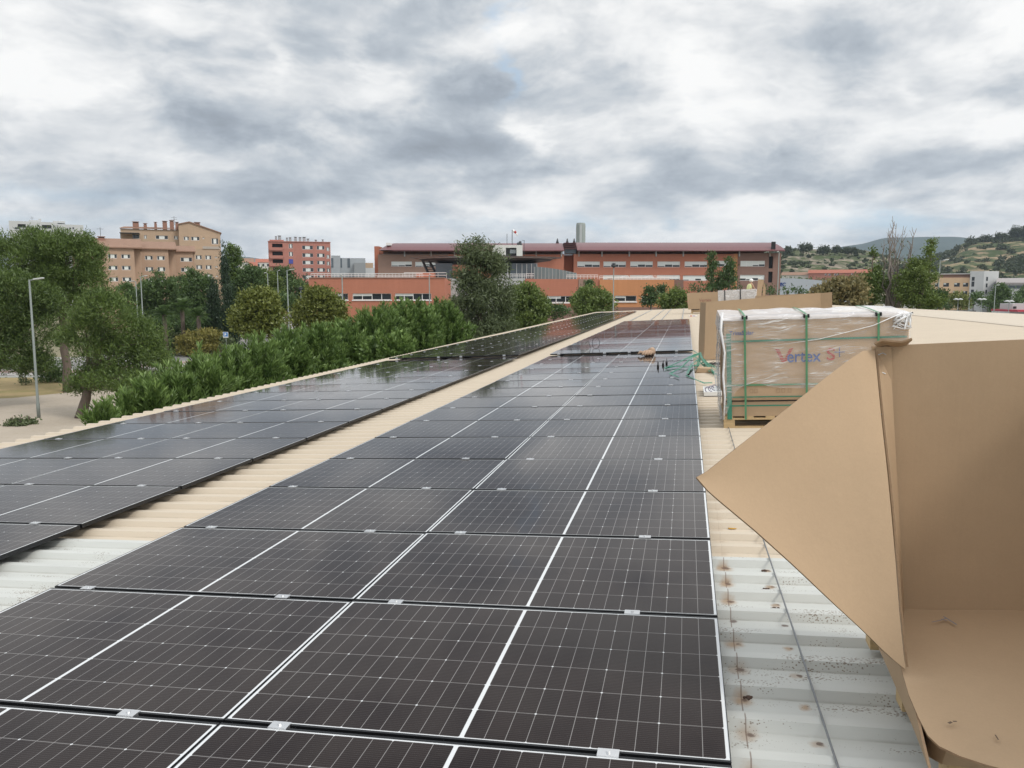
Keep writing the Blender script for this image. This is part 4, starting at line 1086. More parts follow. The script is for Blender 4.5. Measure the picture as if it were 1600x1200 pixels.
# ---- the long red building with the barrel roof
st = Site('hospital', 'long red brick hospital with a maroon barrel roof and rows of white ward windows', 'building', 900, 190, turn=False)
top = 398
rows_ = [(413, 9), (440, 8)]
R1 = rects_px(st, [(630, 32)], [(412.5, 8)]) + rects_px(st, [(667, 32)], [(413, 8)])
R2 = [r for c in (919, 959.5, 1001, 1043, 1085) for r in rects_px(st, [(c, 35)], [(413, 9)])] + rects_px(st, [(1124, 30)], [(412, 9)]) + rects_px(st, [(1084.5, 38)], [(434.5, 8.5)]) + rects_px(st, [(1001, 35), (1043, 35), (959.5, 35)], [(434, 8.5)])
R3 = rects_px(st, [(1172.5, 38)], [(412, 9), (434, 9)])
SL = rects_px(st, [(1200.5, 6.5)], [(410, 19), (433, 17)])
o = MB(); zt_ = st.z(397.5)
facade(o, st.x(593.5), st.x(702), 0, zt_, 0, R1, 14, m=1); facade(o, st.x(702.2), st.x(881), 0, zt_, 0, [], 14, m=0)
o.box(st.x(881.2), st.x(895.8), 3.5, 14, 0, zt_, 0)
facade(o, st.x(896), st.x(1143), 0, st.z(397), 0, R2, 14, m=0); facade(o, st.x(1149.2), st.x(1216), 0, st.z(395.5), -.15, R3 + SL, 14.2, rev=.4, m=2)
o.box(st.x(1143.05), st.x(1149.1), -.08, 14, 0, st.z(396.5), 3)
o.box(st.x(586), st.x(593.2), 2, 16, 0, st.z(384), 4)
o.build('wall', [M['terra'], M['browngrey'], M['brownwall'], M['orange'], M['terra2']], st.root)
for r in R1 + R2: window(st.root, r, 0, 'ward')
for r in R3: window(st.root, r, -.15, 'ward')
for r in SL:
    o = MB(); o.box(r[0], r[1], .30, .38, r[2], r[3]); o.build('stair_opening', M['dark'], st.root)
def barrel(x0, x1, y0, y1, zb_, zt2, ends):
    """curved roof shell; the profile drops to nothing towards a rounded end"""
    n = 18; prof = [(i / n) for i in range(n + 1)]
    xs = sorted(set([x0 + (x1 - x0) * i / 24 for i in range(25)] + [x0 + 3.2 * (i / 8) for i in range(9)] * ends[0] + [x1 - 1.2 * (i / 8) for i in range(9)] * ends[1]))
    def hf(x):
        if ends[0] and x < x0 + 3.2: u = 1 - (x - x0) / 3.2; return math.sqrt(max(0, 1 - u * u)) * .96 + .04
        if ends[1] and x > x1 - 1.2: u = 1 - (x1 - x) / 1.2; return math.sqrt(max(0, 1 - u * u)) * .35 + .65
        return 1
    rows = []
    for x in xs:
        h = hf(x); rows.append([(x, y0 + (y1 - y0) * f, zb_ + (zt2 - zb_) * h * math.sin(math.pi * f) ** .75) for f in prof])
    return rows
o = MB(); zb1, zt1 = st.z(391.5), st.z(377.6)
for a, b_, e in ((597, 880, (1, 0)), (900, 1217, (0, 1))):
    zz1 = zt1 + (.15 if a > 800 else 0)
    o.grid(barrel(st.x(a), st.x(b_), -2.2, 15, zb1, zz1, e)); o.grid(barrel(st.x(a), st.x(b_), -1.9, 14.7, zb1 - .02, zz1 - .35, e))
    o.box(st.x(a) + (3.2 if e[0] else 0), st.x(b_), -2.25, -2.0, zb1 - .28, zb1 + .02)
rf = o.build('roof', M['maroon'], st.root, smooth=True)
o = MB(); o.box(st.x(598.5), st.x(880), 3.2, 3.6, zt_ + .02, zb1 + .6); o.box(st.x(900), st.x(1196), 3.2, 3.6, zt_ + .02, zb1 + .6); o.build('attic_wall', M['brownwall'], st.root)
o = MB(); o.box(st.x(600), st.x(1214), .4, 3.1, st.z(397.5) + .05, st.z(397.5) + .1); o.build('gallery_floor', M['concrete'], st.root)
for px in (635, 676, 712, 748, 838, 877, 904, 939.5, 981.5, 1023, 1065, 1108, 1151, 1198):
    o = MB(); x = st.x(px); o.box(x - .14, x + .14, -.3 if px < 1149 else -.5, .05 if px < 1149 else -.2, zt_ - .5, zb1 + .2); o.build('roof_post', M['concrete'] if px % 2 else M['shutter'], st.root)
o = MB()
for x0, x1 in ((600, 880), (902, 1192)):
    o.tube([(st.x(x0), .3, zt_ + .75), (st.x(x1), .3, zt_ + .75)], .05, 5)
    for i in range(40): xx = st.x(x0 + (x1 - x0) * i / 39); o.tube([(xx, .3, zt_), (xx, .3, zt_ + .75)], .03, 4)
o.build('gallery_rail', pm('ochre_rail', (.36, .17, .09), .6), st.root)
o = MB(); o.box(st.x(882.5), st.x(899), -.2, 3, st.z(396), st.z(389.5)); o.build('stair_glazing', M['smoked'], st.root)
o = MB()
for i, y_ in enumerate((379.5, 382.5, 385.5, 388.5)): o.box(st.x(880.3), st.x(899.7), -.6 - .15 * i, 8, st.z(y_ + .9), st.z(y_))
o.build('louvre_stack', M['maroon'], st.root)
o = MB(); o.box(st.x(1197), st.x(1203), -1.9, -1.55, st.z(390), st.z(378.5)); o.build('roof_recess', M['dark'], st.root)
for px in (872.5, 888, 899):
    o = MB(); x = st.x(px); o.tube([(x, 5, st.z(379)), (x, 5, st.z(374)), (x, 5, st.z(370.5))], [.45, .22, .12], 8); o.build('roof_vent', M['darkmetal'], st.root, smooth=True)
o = MB(); o.box(st.x(607), st.x(614), -.5, 2.0, st.z(383.5), st.z(379.5)); ob = o.build('skylight', M['white'], st.root); ob.rotation_euler.x = 0
# ---- round grey tower behind
st = Site('water_tower', 'grey round ribbed tower rising behind the maroon roof', 'tower', 906.5, 420)
o = MB(); r_ = 7.2 * st.k
pts = []; n = 28
for zz_, rr_ in ((0, 1), (st.z(352), 1.0), (st.z(349.5), .93), (st.z(348.5), .86)):
    pts.append([(rr_ * r_ * (1 + .018 * (i % 2)) * math.cos(2 * math.pi * i / n), r_ * rr_ * (1 + .018 * (i % 2)) * math.sin(2 * math.pi * i / n), zz_) for i in range(n + 1)])
o.grid(pts); o.poly(pts[-1][:-1]); o.build('shaft', pm('ribbed_grey_concrete', (.29, .32, .30), .8, .1, .3), st.root)
o = MB(); o.box(-r_ * .25, r_ * .25, -r_ * 1.06, -r_ * .9, 0, st.z(351)); o.build('pale_strip', M['concrete'], st.root)

# ---- front wing, left
st = Site('hospital_wing', 'low terracotta hospital wing on the left with white roof railings and a dark window band', 'building', 590, 128, turn=False)
rc = rects_px(st, [(534, 20), (581, 60), (645, 56)], [(463.5, 10)])
o = MB(); facade(o, st.x(484), st.x(694.5), 0, st.z(434.5), 0, rc, 22, .3); o.build('wall', M['terra'], st.root)
o = MB(); o.box(st.x(483.5), st.x(695), -.12, .1, st.z(434.5) + .005, st.z(433.3)); o.build('coping', M['browngrey'], st.root)
for r in rc: window(st.root, r, 0, 'mixed')
for r in rc:
    o = MB(); o.box(r[0] - .1, r[1] + .1, -.12, -.004, r[2] - .16, r[2] - .005); o.build('sill', M['white'], st.root)
def railing(st, x0, x1, yb, yt, y, n, name='railing'):
    o = MB()
    for f in (1.0, .55): z_ = st.z(yb) + (st.z(yt) - st.z(yb)) * f; o.tube([(st.x(x0), y, z_), (st.x(x1), y, z_)], .045, 5)
    for i in range(n): xx = st.x(x0 + (x1 - x0) * i / (n - 1)); o.tube([(xx, y, st.z(yb)), (xx, y, st.z(yt))], .035, 4)
    return o.build(name, M['rail'], st.root)
railing(st, 486, 660, 433.3, 427.5, .5, 34); railing(st, 620, 690, 433.3, 424, 9, 6)
o = MB(); o.box(st.x(584), st.x(640), 3, 8, st.z(434), st.z(431)); o.build('roof_plant', M['offwhite'], st.root)
o = MB(); o.box(st.x(636), st.x(666), 12, 17, st.z(434), st.z(423)); o.build('roof_house', M['terra'], st.root)
# ---- concrete entrance, glass lounge and helipad
st = Site('helipad_tower', 'concrete and smoked glass hospital core carrying a thin round helipad deck', 'building', 760, 140, turn=False)
o = MB(); o.box(st.x(694.8), st.x(820), .2, 20, 0, st.z(435)); o.build('wall', M['concrete'], st.root)
o = MB(); o.box(st.x(678), st.x(705), 4, 14, st.z(434.9), st.z(410)); o.box(st.x(797), st.x(840), 3, 18, st.z(434.9), st.z(410.5)); o.build('glass_wall', M['smoked'], st.root)
o = MB()
for px in (807, 815.5, 823, 830.5, 839): o.box(st.x(px) - .05, st.x(px) + .05, 2.85, 2.99, st.z(435), st.z(411))
o.build('mullion', M['concrete'], st.root)
o = MB(); o.box(st.x(780), st.x(796), 6, 14, st.z(434.9), st.z(411)); o.build('dark_lobby', M['darkmetal'], st.root)
for px, w_ in ((783, 1.4), (793, 1.4), (768, 1.6)):
    o = MB(); o.box(st.x(px) - w_ * st.k / 2, st.x(px) + w_ * st.k / 2, 3, 3.4, st.z(434.9), st.z(409)); o.build('column', M['concrete'], st.root)
n = 40; cx_ = st.x(757); ra = st.x(866) - cx_; zt_ = st.z(401.5)
o = MB(); ring = lambda r_, z_: [(cx_ + r_ * math.cos(2 * math.pi * i / n), 9 + r_ * .62 * math.sin(2 * math.pi * i / n), z_) for i in range(n + 1)]
o.grid([ring(ra * 1.02, zt_ - .05), ring(ra * 1.02, zt_ + .12), ring(ra, zt_ + .15), ring(.1, zt_ + .16)]); dk = o.build('helipad_deck', M['concrete'], st.root)
o = MB(); o.grid([ring(ra * 1.0, zt_ - .10), ring(ra * .97, zt_ - .35), ring(ra * .62, zt_ - .95), ring(.1, zt_ - 1.2)]); o.build('deck_underside', M['darkmetal'], dk)
o = MB()
for i in range(n): a_ = 2 * math.pi * i / n; o.tube([(cx_ + ra * math.cos(a_), 9 + ra * .62 * math.sin(a_), zt_), (cx_ + ra * 1.14 * math.cos(a_), 9 + ra * .70 * math.sin(a_), zt_ + .2)], .04, 4)
o.grid([ring(ra * 1.02, zt_ + .08), ring(ra * 1.14, zt_ + .22)]); o.build('safety_net', M['greymetal'], dk)
o = MB()                                                            # inclined stair truss
for y_ in (5.5, 7.5):
    o.tube([(st.x(655), y_, zt_ - .3), (st.x(668), y_, st.z(434.8))], .16, 6); o.tube([(st.x(666), y_, zt_ - .4), (st.x(681), y_, st.z(434.8))], .16, 6)
for i in range(9): f = i / 8; zz_ = zt_ - .3 + (st.z(434.8) - zt_ + .3) * f; o.tube([(st.x(655 + 13 * f), 5.5, zz_), (st.x(667 + 14 * f), 5.5, zz_)], .07, 5)
o.build('stair_truss', M['darkmetal'], st.root)
o = MB(); rc = [(st.x(789), st.x(807.5), st.z(398), st.z(378.5))]
facade(o, st.x(766), st.x(818), st.z(434), st.z(374), 17, rc, 8, 2.0); o.build('lift_tower', M['cream'], st.root)
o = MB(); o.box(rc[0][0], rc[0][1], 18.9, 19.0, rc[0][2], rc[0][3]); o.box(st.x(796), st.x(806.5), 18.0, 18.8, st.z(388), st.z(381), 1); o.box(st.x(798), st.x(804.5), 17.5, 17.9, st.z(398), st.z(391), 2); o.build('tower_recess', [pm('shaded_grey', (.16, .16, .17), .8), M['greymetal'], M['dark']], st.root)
railing(st, 822, 892, 434.8, 427.5, 1.0, 24); railing(st, 770, 822, 434.8, 428, .6, 20)
o = MB(); x = st.x(800); o.tube([(x, 20, st.z(375)), (x, 20, st.z(345.5))], .07, 6); o.tube([(st.x(791), 19, st.z(375)), (st.x(791), 19, st.z(353))], .05, 5); o.tube([(st.x(821), 19, st.z(392)), (st.x(821), 19, st.z(364.5))], .05, 5)
o.tube([(st.x(817), 19, st.z(364.5)), (st.x(822), 19, st.z(364.5))], .04, 4); o.tube([(st.x(772), 19, st.z(374)), (st.x(777), 19, st.z(369)), (st.x(779), 19, st.z(368))], .06, 5); mm = o.build('mast', M['darkmetal'], st.root)
o = MB(); o.tube([(x + .1, 20, st.z(346.5)), (st.x(804), 20, st.z(348))], [.30, .26], 10); o.tube([(st.x(804), 20, st.z(348)), (st.x(807), 20, st.z(351))], [.26, .2], 10, 1); o.tube([(st.x(807), 20, st.z(351)), (st.x(809), 20, st.z(355.5))], [.2, .12], 10); o.build('windsock', [M['white'], M['red']], mm, smooth=True)
o = MB()
for px, py in ((810.5, 371), (814, 368.5), (815, 372)): o.ball((st.x(px), 18, st.z(py)), .28, .25, .28, 0, 8, 6)
o.build('obstruction_light', M['darkmetal'], st.root)
# ---- front wing, centre right
st = Site('hospital_wing', 'low terracotta, brown and ochre hospital wing in the middle behind the round trees', 'building', 940, 124, turn=False)
rc = rects_px(st, [(877, 44)], [(467.5, 10)]); rc2 = rects_px(st, [(977, 34), (1012, 20), (949, 10)], [(466.5, 9)])
z1 = st.z(436)
o = MB(); facade(o, st.x(823), st.x(904), 0, z1, 0, rc, 20, .3, 0); o.box(st.x(904.1), st.x(921), -.1, 20, 0, z1, 1); o.box(st.x(921.1), st.x(936.5), .05, 20, 0, z1, 0); facade(o, st.x(936.6), st.x(1052), 0, st.z(437), -.2, rc2, 20, .3, 2); o.box(st.x(1052.1), st.x(1067), .1, 20, 0, st.z(437), 3)
o.box(st.x(823), st.x(1066), -.25, -.21, 0, st.z(480), 3); o.build('wall', [M['terra'], M['browngrey'], M['orange'], M['brownwall']], st.root)
for r in rc: window(st.root, r, 0, 'mixed')
for r in rc2: window(st.root, r, -.2, 'mixed')
o = MB()
for r in rc + rc2: o.box(r[0] - .1, r[1] + .1, -.34, -.21, r[2] - .16, r[2] - .005)
o.build('sill', M['white'], st.root)
railing(st, 886, 935, 436, 429.5, 1.0, 10); railing(st, 938, 1064, 437, 431, 1.5, 22)
o = MB(); pts = lambda r_: [(st.x(838) + r_ * math.cos(a_), 12 + r_ * .8 * math.sin(a_), 0) for a_ in [math.pi * (1.0 + i / 16) for i in range(17)]]
x0_, x1_ = st.x(836), st.x(906)
rows = [[(x0_ + (x1_ - x0_) * i / 12, 2.5 + 4 * (i / 12) ** 2, z_ - (.9 * (i / 12) ** 1.5 if j else 0)) for i in range(13)] for j, z_ in enumerate((z1 + .02, st.z(416)))]
o.grid(rows); o.build('glass_screen', pm('grey_green_glass', (.14, .175, .18), .15, .12, .5, spec=.5), st.root)
o = MB()
for i in range(13): xx, yy, zz_ = rows[1][i]; o.box(xx - .03, xx + .03, yy - .06, yy - .02, z1, zz_)
o.build('screen_post', M['concrete'], st.root)
o = MB()
for px in (985, 1024):                                               # pitched rooflight frames on the roof
    o.prism([(st.x(px - 14), 6, st.z(437) + .02), (st.x(px + 14), 6, st.z(437) + .02), (st.x(px + 3), 6, st.z(429))], (0, 5, 0))
o.box(st.x(962), st.x(1055), 5, 12, st.z(437) + .01, st.z(433.5)); o.build('rooflight', pm('pale_rooflight', (.52, .54, .54), .4, .08), st.root)

# ---- pale warehouse with the blue letters
st = Site('supermarket', 'pale blue-grey shed with big blue letters to the right of the hospital', 'building', 1255, 230)
o = MB(); zt_ = st.z(435)
pr = [(1212, 434.5), (1240, 434.8), (1262, 436.5), (1285, 438.5), (1330, 441)]
o.prism([(st.x(1212), 0, 0)] + [(st.x(1330), 0, 0)] + [(st.x(a), 0, st.z(b_)) for a, b_ in pr[::-1]], (0, 30, 0)); o.build('wall', brick_mat('pale_blue_grey_cladding', (.47, .51, .55), .03), st.root)
sc = 8.5 * st.k
lt = lettering('EC', sc * .95, (st.x(1217.8), -.06, st.z(447)), pm('blue_sign_letters', (.03, .07, .24), .6), st.root, bold=.05, extr=.03)
o = MB(); o.box(st.x(1216), st.x(1221.5), -.05, -.02, st.z(443.6), st.z(442.4)); o.build('sign_bar', bpy.data.materials['blue_sign_letters'], st.root)
# ---- red roofed row on the hill foot
st = Site('terrace_row', 'long low row of red roofed houses at the foot of the rocky hill', 'building', 1310, 520)
for (x0, x1, y0, y1, ym, yy) in ((1262, 1362, 431.5, 426.5, 421, 0), (1218, 1268, 433, 429, 424, 6)):
    z0_ = st.z(439)
    o = MB(); o.box(st.x(x0), st.x(x1), yy, yy + 10, z0_, st.z(y1)); o.build('wall', M['rosebrick'] if yy == 0 else M['cream'], st.root)
    o = MB(); o.prism([(st.x(x0) - .5, yy - .6, st.z(y1)), (st.x(x0) - .5, yy + 10.6, st.z(y1)), (st.x(x0) - .5, yy + 5, st.z(ym))], (st.x(x1) - st.x(x0) + 1, 0, 0)); o.build('roof', M['redtile'] if yy == 0 else M['tile'], st.root)
for px in (1289, 1295, 1304, 1308, 1330, 1345): window(st.root, (st.x(px) - .6, st.x(px) + .6, st.z(430.5), st.z(427.6)), -.25, 'mixed')
# ---- right: apricot school, white tower, long sheds
st = Site('school', 'apricot three storey block with square windows joined to a white stair tower', 'building', 1500, 320)
rc = rects_px(st, [(1463, 6.5), (1477.5, 9), (1494.5, 9), (1508, 8)], [(445, 6)]) + rects_px(st, [(1476, 8), (1493, 8), (1508, 7)], [(457.5, 5.5), (470, 5)])
o = MB(); facade(o, st.x(1453), st.x(1514), 0, st.z(434), 0, rc, 16); o.build('wall', M['apricot'], st.root)
for r in rc: window(st.root, r, 0, 'mixed', M['darkmetal'])
o = MB(); o.box(st.x(1464), st.x(1513.8), 3, 12, st.z(434), st.z(428.5)); o.box(st.x(1462), st.x(1513.9), 1.5, 2, st.z(433.9), st.z(432.5)); o.build('roof_storey', M['browngrey'], st.root)
o = MB(); o.box(st.x(1464), st.x(1513.7), 2.0, 13, st.z(428.4), st.z(427)); o.build('flat_roof', M['offwhite'], st.root)
tw = rects_px(st, [(1519, 4.5)], [(436, 6), (444, 8), (455, 5)])
o = MB(); facade(o, st.x(1514.1), st.x(1535), 0, st.z(424), -1.5, tw, 14, .3); o.poly([(st.x(1535), -1.5, 0), (st.x(1558), 5, 0), (st.x(1558), 5, st.z(424)), (st.x(1535), -1.5, st.z(424))]); o.poly([(st.x(1558), 5, 0), (st.x(1558), 14, 0), (st.x(1558), 14, st.z(424)), (st.x(1558), 5, st.z(424))])
o.poly([(st.x(1535), -1.5, st.z(424)), (st.x(1558), 5, st.z(424)), (st.x(1558), 14, st.z(424)), (st.x(1535), 12.5, st.z(424))])
o.build('stair_tower', M['offwhite'], st.root)
for r in tw: window(st.root, r, -1.5, 'dark', M['darkmetal'])
wa = math.atan2(6.5, st.x(1558) - st.x(1535))
for py in (436, 446, 456):
    f_ = (1540.5 - 1535) / 23; o = window(st.root, (st.x(1539), st.x(1543), st.z(py + 3), st.z(py - 3)), 0, 'dark', M['darkmetal'])
    o.location = (st.x(1539), -1.5 + 6.5 * (4 / 23) - .10, st.z(py + 3)); o.rotation_euler.z = wa
st = Site('shed', 'long pale shed with a white fascia right of the white stair tower', 'building', 1600, 300)
o = MB(); o.box(st.x(1556), st.x(1680), 0, 20, 0, st.z(444)); o.build('wall', M['offwhite'], st.root)
o = MB(); o.prism([(st.x(1555), -.8, st.z(444) + .01), (st.x(1555), -.8, st.z(441.5)), (st.x(1555), 12, st.z(433.5)), (st.x(1555), 21, st.z(444) + .01)], (st.x(1681) - st.x(1555), 0, 0)); o.build('roof', pm('grey_brown_roof', (.33, .30, .29), .7, .1), st.root)
o = MB(); o.box(st.x(1558), st.x(1680), -.06, -.02, st.z(451), st.z(446)); o.build('strip_window', M['smoked'], st.root)
# ---- kiosk, red and white building in the right-hand car park
st = Site('bus_shelter', 'low dark framed blue glass shelter in the car park on the right', 'shelter', 1500, 200, turn=False)
o = MB(); o.box(st.x(1473), st.x(1526), -.3, 3, st.z(487), st.z(485.2)); o.build('roof', M['darkmetal'], st.root)
o = MB(); o.box(st.x(1500), st.x(1524), 0, .1, 0, st.z(487.1)); o.build('glass_panel', pm('blue_grey_glass', (.16, .24, .28), .15, .1, spec=.5), st.root)
o = MB(); o.box(st.x(1476), st.x(1499.8), .6, 2.8, 0, st.z(490)); o.build('kiosk_wall', pm('taupe_panel', (.26, .23, .21), .7, .08), st.root)
for px in (1475, 1500, 1525): o = MB(); o.box(st.x(px) - .1, st.x(px) + .1, -.2, -.05, 0, st.z(487.1)); o.build('post', M['darkmetal'], st.root)
st = Site('petrol_kiosk', 'small white building with a red canopy at the right edge of the photo', 'building', 1597, 190, turn=False)
o = MB(); o.box(st.x(1583), st.x(1640), 1, 8, 0, st.z(487)); o.box(st.x(1592), st.x(1620), 2, 7, st.z(484), st.z(474.5)); o.build('wall', M['offwhite'], st.root)
o = MB(); o.box(st.x(1584), st.x(1650), -2, 8.5, st.z(487) + .01, st.z(484)); o.build('canopy', pm('red_canopy', (.42, .05, .07), .5), st.root)
o = MB(); o.box(st.x(1593), st.x(1598), 1.9, 1.99, st.z(482.5), st.z(479)); o.build('window', M['glass'], st.root)
# ================================================================ ground
def gpoly(name, pts, mat, z, k='structure', closed=True):
    o = MB(); P_ = [GP(a, b) for a, b in pts]; c = sum(P_, Vector()) / len(P_)
    o.poly([(p.x - c.x, p.y - c.y, 0) for p in P_])
    ob = o.build(name, mat, None, loc=(c.x, c.y, z)); kind(ob, k); return ob
def soil(name, c1, c2, sc, c3=None):
    m, tt, b = base_mat(name); p = oc(tt)
    n = tt.noise(p, sc, 6, .65); n2 = tt.noise(p, sc * 14, 4, .6)
    col = tt.mix(tt.step(n, .35, .65), c1, c2)
    if c3: col = tt.mix(tt.m('MULTIPLY', tt.step(n2, .52, .66), .6), col, c3)
    f = tt.m('MULTIPLY_ADD', tt.m('SUBTRACT', n2, .5), .35, 1.0)
    tt.L.new(tt.vm('MULTIPLY', col, tt.com(f, f, f)), b.inputs['Base Color']); b.inputs['Roughness'].default_value = .95; b.inputs['Specular IOR Level'].default_value = .1
    return m
g = MB(); R_ = 4800
g.poly([(-R_, -R_, 0), (R_, -R_, 0), (R_, R_, 0), (-R_, R_, 0)])
kind(g.build('ground', soil('dry_ground', (.20, .19, .12), (.27, .235, .165), .02, (.12, .13, .06))), 'structure')
gpoly('sandy_ground', [(-700, 1000), (-700, 598), (-200, 606), (60, 616), (130, 612), (300, 600), (420, 620), (420, 1000)], soil('pale_sand', (.46, .40, .33), (.40, .345, .28), .15, (.33, .28, .22)), .006)
gpoly('dry_grass', [(-500, 588), (20, 587), (75, 592), (108, 604), (100, 614), (20, 622), (-500, 640)], soil('straw_grass', (.36, .27, .15), (.25, .21, .10), .35, (.17, .17, .07)), .010)
gpoly('pavement', [(-600, 592), (-600, 558), (120, 558), (300, 541), (345, 530), (430, 513), (480, 500), (520, 505), (440, 545), (330, 580), (120, 589)], soil('pale_pavement', (.36, .34, .32), (.32, .305, .285), .3), .010)
gpoly('road', [(-600, 577), (-600, 565), (120, 564), (310, 547), (360, 537), (430, 522), (470, 512), (480, 516), (430, 535), (330, 560), (120, 577)], soil('worn_asphalt', (.20, .195, .19), (.235, .23, .22), .25), .014)
gpoly('cycle_lane', [(-600, 583), (-600, 579), (120, 579), (250, 568), (330, 561.5), (330, 564), (250, 571), (120, 582.5)], soil('pink_paving', (.36, .25, .23), (.31, .22, .20), .5), .018)
for i in range(8):
    px = -80 + 52 * i; o_ = gpoly('road_marking', [(px, 570 - max(0, px - 120) * .085), (px + 20, 570 - max(0, px - 100) * .085), (px + 20, 571 - max(0, px - 100) * .085), (px, 571 - max(0, px - 120) * .085)], M['white'], .022)
gpoly('car_park', [(1380, 472), (1700, 472), (1900, 520), (1900, 620), (1380, 540)], soil('car_park_paving', (.36, .34, .32), (.31, .30, .285), .1), .010)
gpoly('forecourt', [(430, 500), (470, 478), (1180, 478), (1240, 520), (1100, 560), (700, 560)], soil('forecourt_asphalt', (.22, .215, .21), (.27, .26, .25), .1), .006)
o = MB()
kp = [GP(-600, 592.5), GP(120, 589.5), GP(330, 580.5), GP(440, 545.5)]
for a, b_ in zip(kp, kp[1:]):
    n_ = (b_ - a).cross(Vector((0, 0, 1))).normalized() * .15; o.prism([a - n_, b_ - n_, b_ + n_, a + n_], (0, 0, .13))
tag(o.build('kerb', M['concrete']), 'pale stone kerb between the road and the dry grass on the left', 'kerb')

# ================================================================ leaves
def leaf_mat(name, dark, light, trans=.25):
    m = bpy.data.materials.new(name); m.use_nodes = True; tt = NT(m.node_tree); tt.N.clear()
    out_ = tt.N.new('ShaderNodeOutputMaterial')
    at = tt.N.new('ShaderNodeAttribute'); at.attribute_name = 'tone'
    col = tt.mix(at.outputs['Fac'], dark, light)
    d_ = tt.N.new('ShaderNodeBsdfDiffuse'); tr = tt.N.new('ShaderNodeBsdfTranslucent'); gl = tt.N.new('ShaderNodeBsdfGlossy'); gl.inputs['Roughness'].default_value = .5
    tt.L.new(col, d_.inputs[0]); tt.L.new(col, tr.inputs[0])
    mx = tt.N.new('ShaderNodeMixShader'); mx.inputs[0].default_value = trans; tt.L.new(d_.outputs[0], mx.inputs[1]); tt.L.new(tr.outputs[0], mx.inputs[2])
    m2 = tt.N.new('ShaderNodeMixShader'); m2.inputs[0].default_value = .04; tt.L.new(mx.outputs[0], m2.inputs[1]); tt.L.new(gl.outputs[0], m2.inputs[2])
    tt.L.new(m2.outputs[0], out_.inputs[0]); return m
L = {'pine': leaf_mat('pine_needles', (.026, .052, .016), (.165, .245, .052)),
     'young': leaf_mat('young_pine_needles', (.050, .105, .024), (.25, .36, .10)),
     'broad': leaf_mat('broad_leaves', (.040, .080, .024), (.125, .195, .058)),
     'gold': leaf_mat('yellowing_leaves', (.075, .105, .020), (.225, .25, .055)),
     'olive': leaf_mat('grey_olive_leaves', (.048, .074, .030), (.155, .195, .085)),
     'lime': leaf_mat('light_green_leaves', (.060, .110, .024), (.19, .25, .060)),
     'cypress': leaf_mat('cypress_leaves', (.014, .034, .016), (.040, .072, .030)),
     'blond': leaf_mat('cream_flower_heads', (.065, .085, .030), (.32, .26, .12)),
     'straw': leaf_mat('yellow_broom', (.12, .14, .03), (.33, .28, .075)),
     'hill': leaf_mat('hillside_pines', (.030, .048, .020), (.075, .095, .040))}
M['bark'] = pm('grey_brown_bark', (.14, .11, .09), .95, .3, 4, stretch=(4, 4, .7), bump=.6, bscale=14)
M['palebark'] = pm('pale_dry_branches', (.25, .215, .19), .9, .2, 5)
def leaf_mesh(name, mat, seed, ell, n_clump, n_leaf, size, aspect=.5, clump=.0, up=.35, shell=.55, spread=1.0, tone=(.15, .95), carve=0.0):
    """a crown: leaf-sized diamonds in clumps spread through overlapping ellipsoids"""
    g_ = np.random.default_rng(seed)
    ell = np.array([e[:6] for e in ell], float); vol = (ell[:, 3] * ell[:, 4] * ell[:, 5]) ** (2 / 3); pr = vol / vol.sum()
    k = g_.choice(len(ell), n_clump, p=pr); dr = g_.normal(size=(n_clump, 3)); dr /= np.linalg.norm(dr, axis=1)[:, None]
    rad = (shell ** 3 + (1 - shell ** 3) * g_.random(n_clump)) ** (1 / 3) * (1 + .10 * g_.normal(size=n_clump))
    cc = ell[k, :3] + dr * rad[:, None] * ell[k, 3:6]
    nn = dr / ell[k, 3:6]; nn /= np.linalg.norm(nn, axis=1)[:, None]
    ct = g_.random(n_clump)
    if carve:                                                        # hollows between boughs, and leaf tone darkening towards the hollows
        ks = g_.normal(size=(7, 3)); ks *= (2 * math.pi / (carve * g_.uniform(.7, 1.6, 7)) / np.linalg.norm(ks, axis=1))[:, None]; ph = g_.uniform(0, 6.28, 7)
        nz = np.sin(cc @ ks.T + ph).sum(1) / 7 ** .5
        keep = nz > (-.75 if mat.name == 'pine_needles' else -.5); cc, nn, ct, nz = cc[keep], nn[keep], ct[keep], nz[keep]; n_clump = len(cc)
        ct = np.clip(.55 * ct + .25 + .22 * nz, 0, 1)
    m_ = n_clump * n_leaf; idx = np.repeat(np.arange(n_clump), n_leaf)
    pos = cc[idx] + g_.normal(size=(m_, 3)) * (clump * spread) * np.array([1, 1, .7])
    ax = nn[idx] * .5 + g_.normal(size=(m_, 3)) * .55 + np.array([0, 0, up]); ax /= np.linalg.norm(ax, axis=1)[:, None]
    b_ = np.cross(ax, g_.normal(size=(m_, 3))); b_ /= np.linalg.norm(b_, axis=1)[:, None] + 1e-9
    s_ = size * (.6 + .8 * g_.random(m_))[:, None]
    V_ = np.stack([pos - ax * s_ * .5, pos + b_ * s_ * aspect * .5, pos + ax * s_ * .5, pos - b_ * s_ * aspect * .5], 1).reshape(-1, 3)
    tn = np.clip(tone[0] + (tone[1] - tone[0]) * (.62 * ct[idx] + .38 * g_.random(m_)), 0, 1)
    return quads(name, V_, tn, mat)
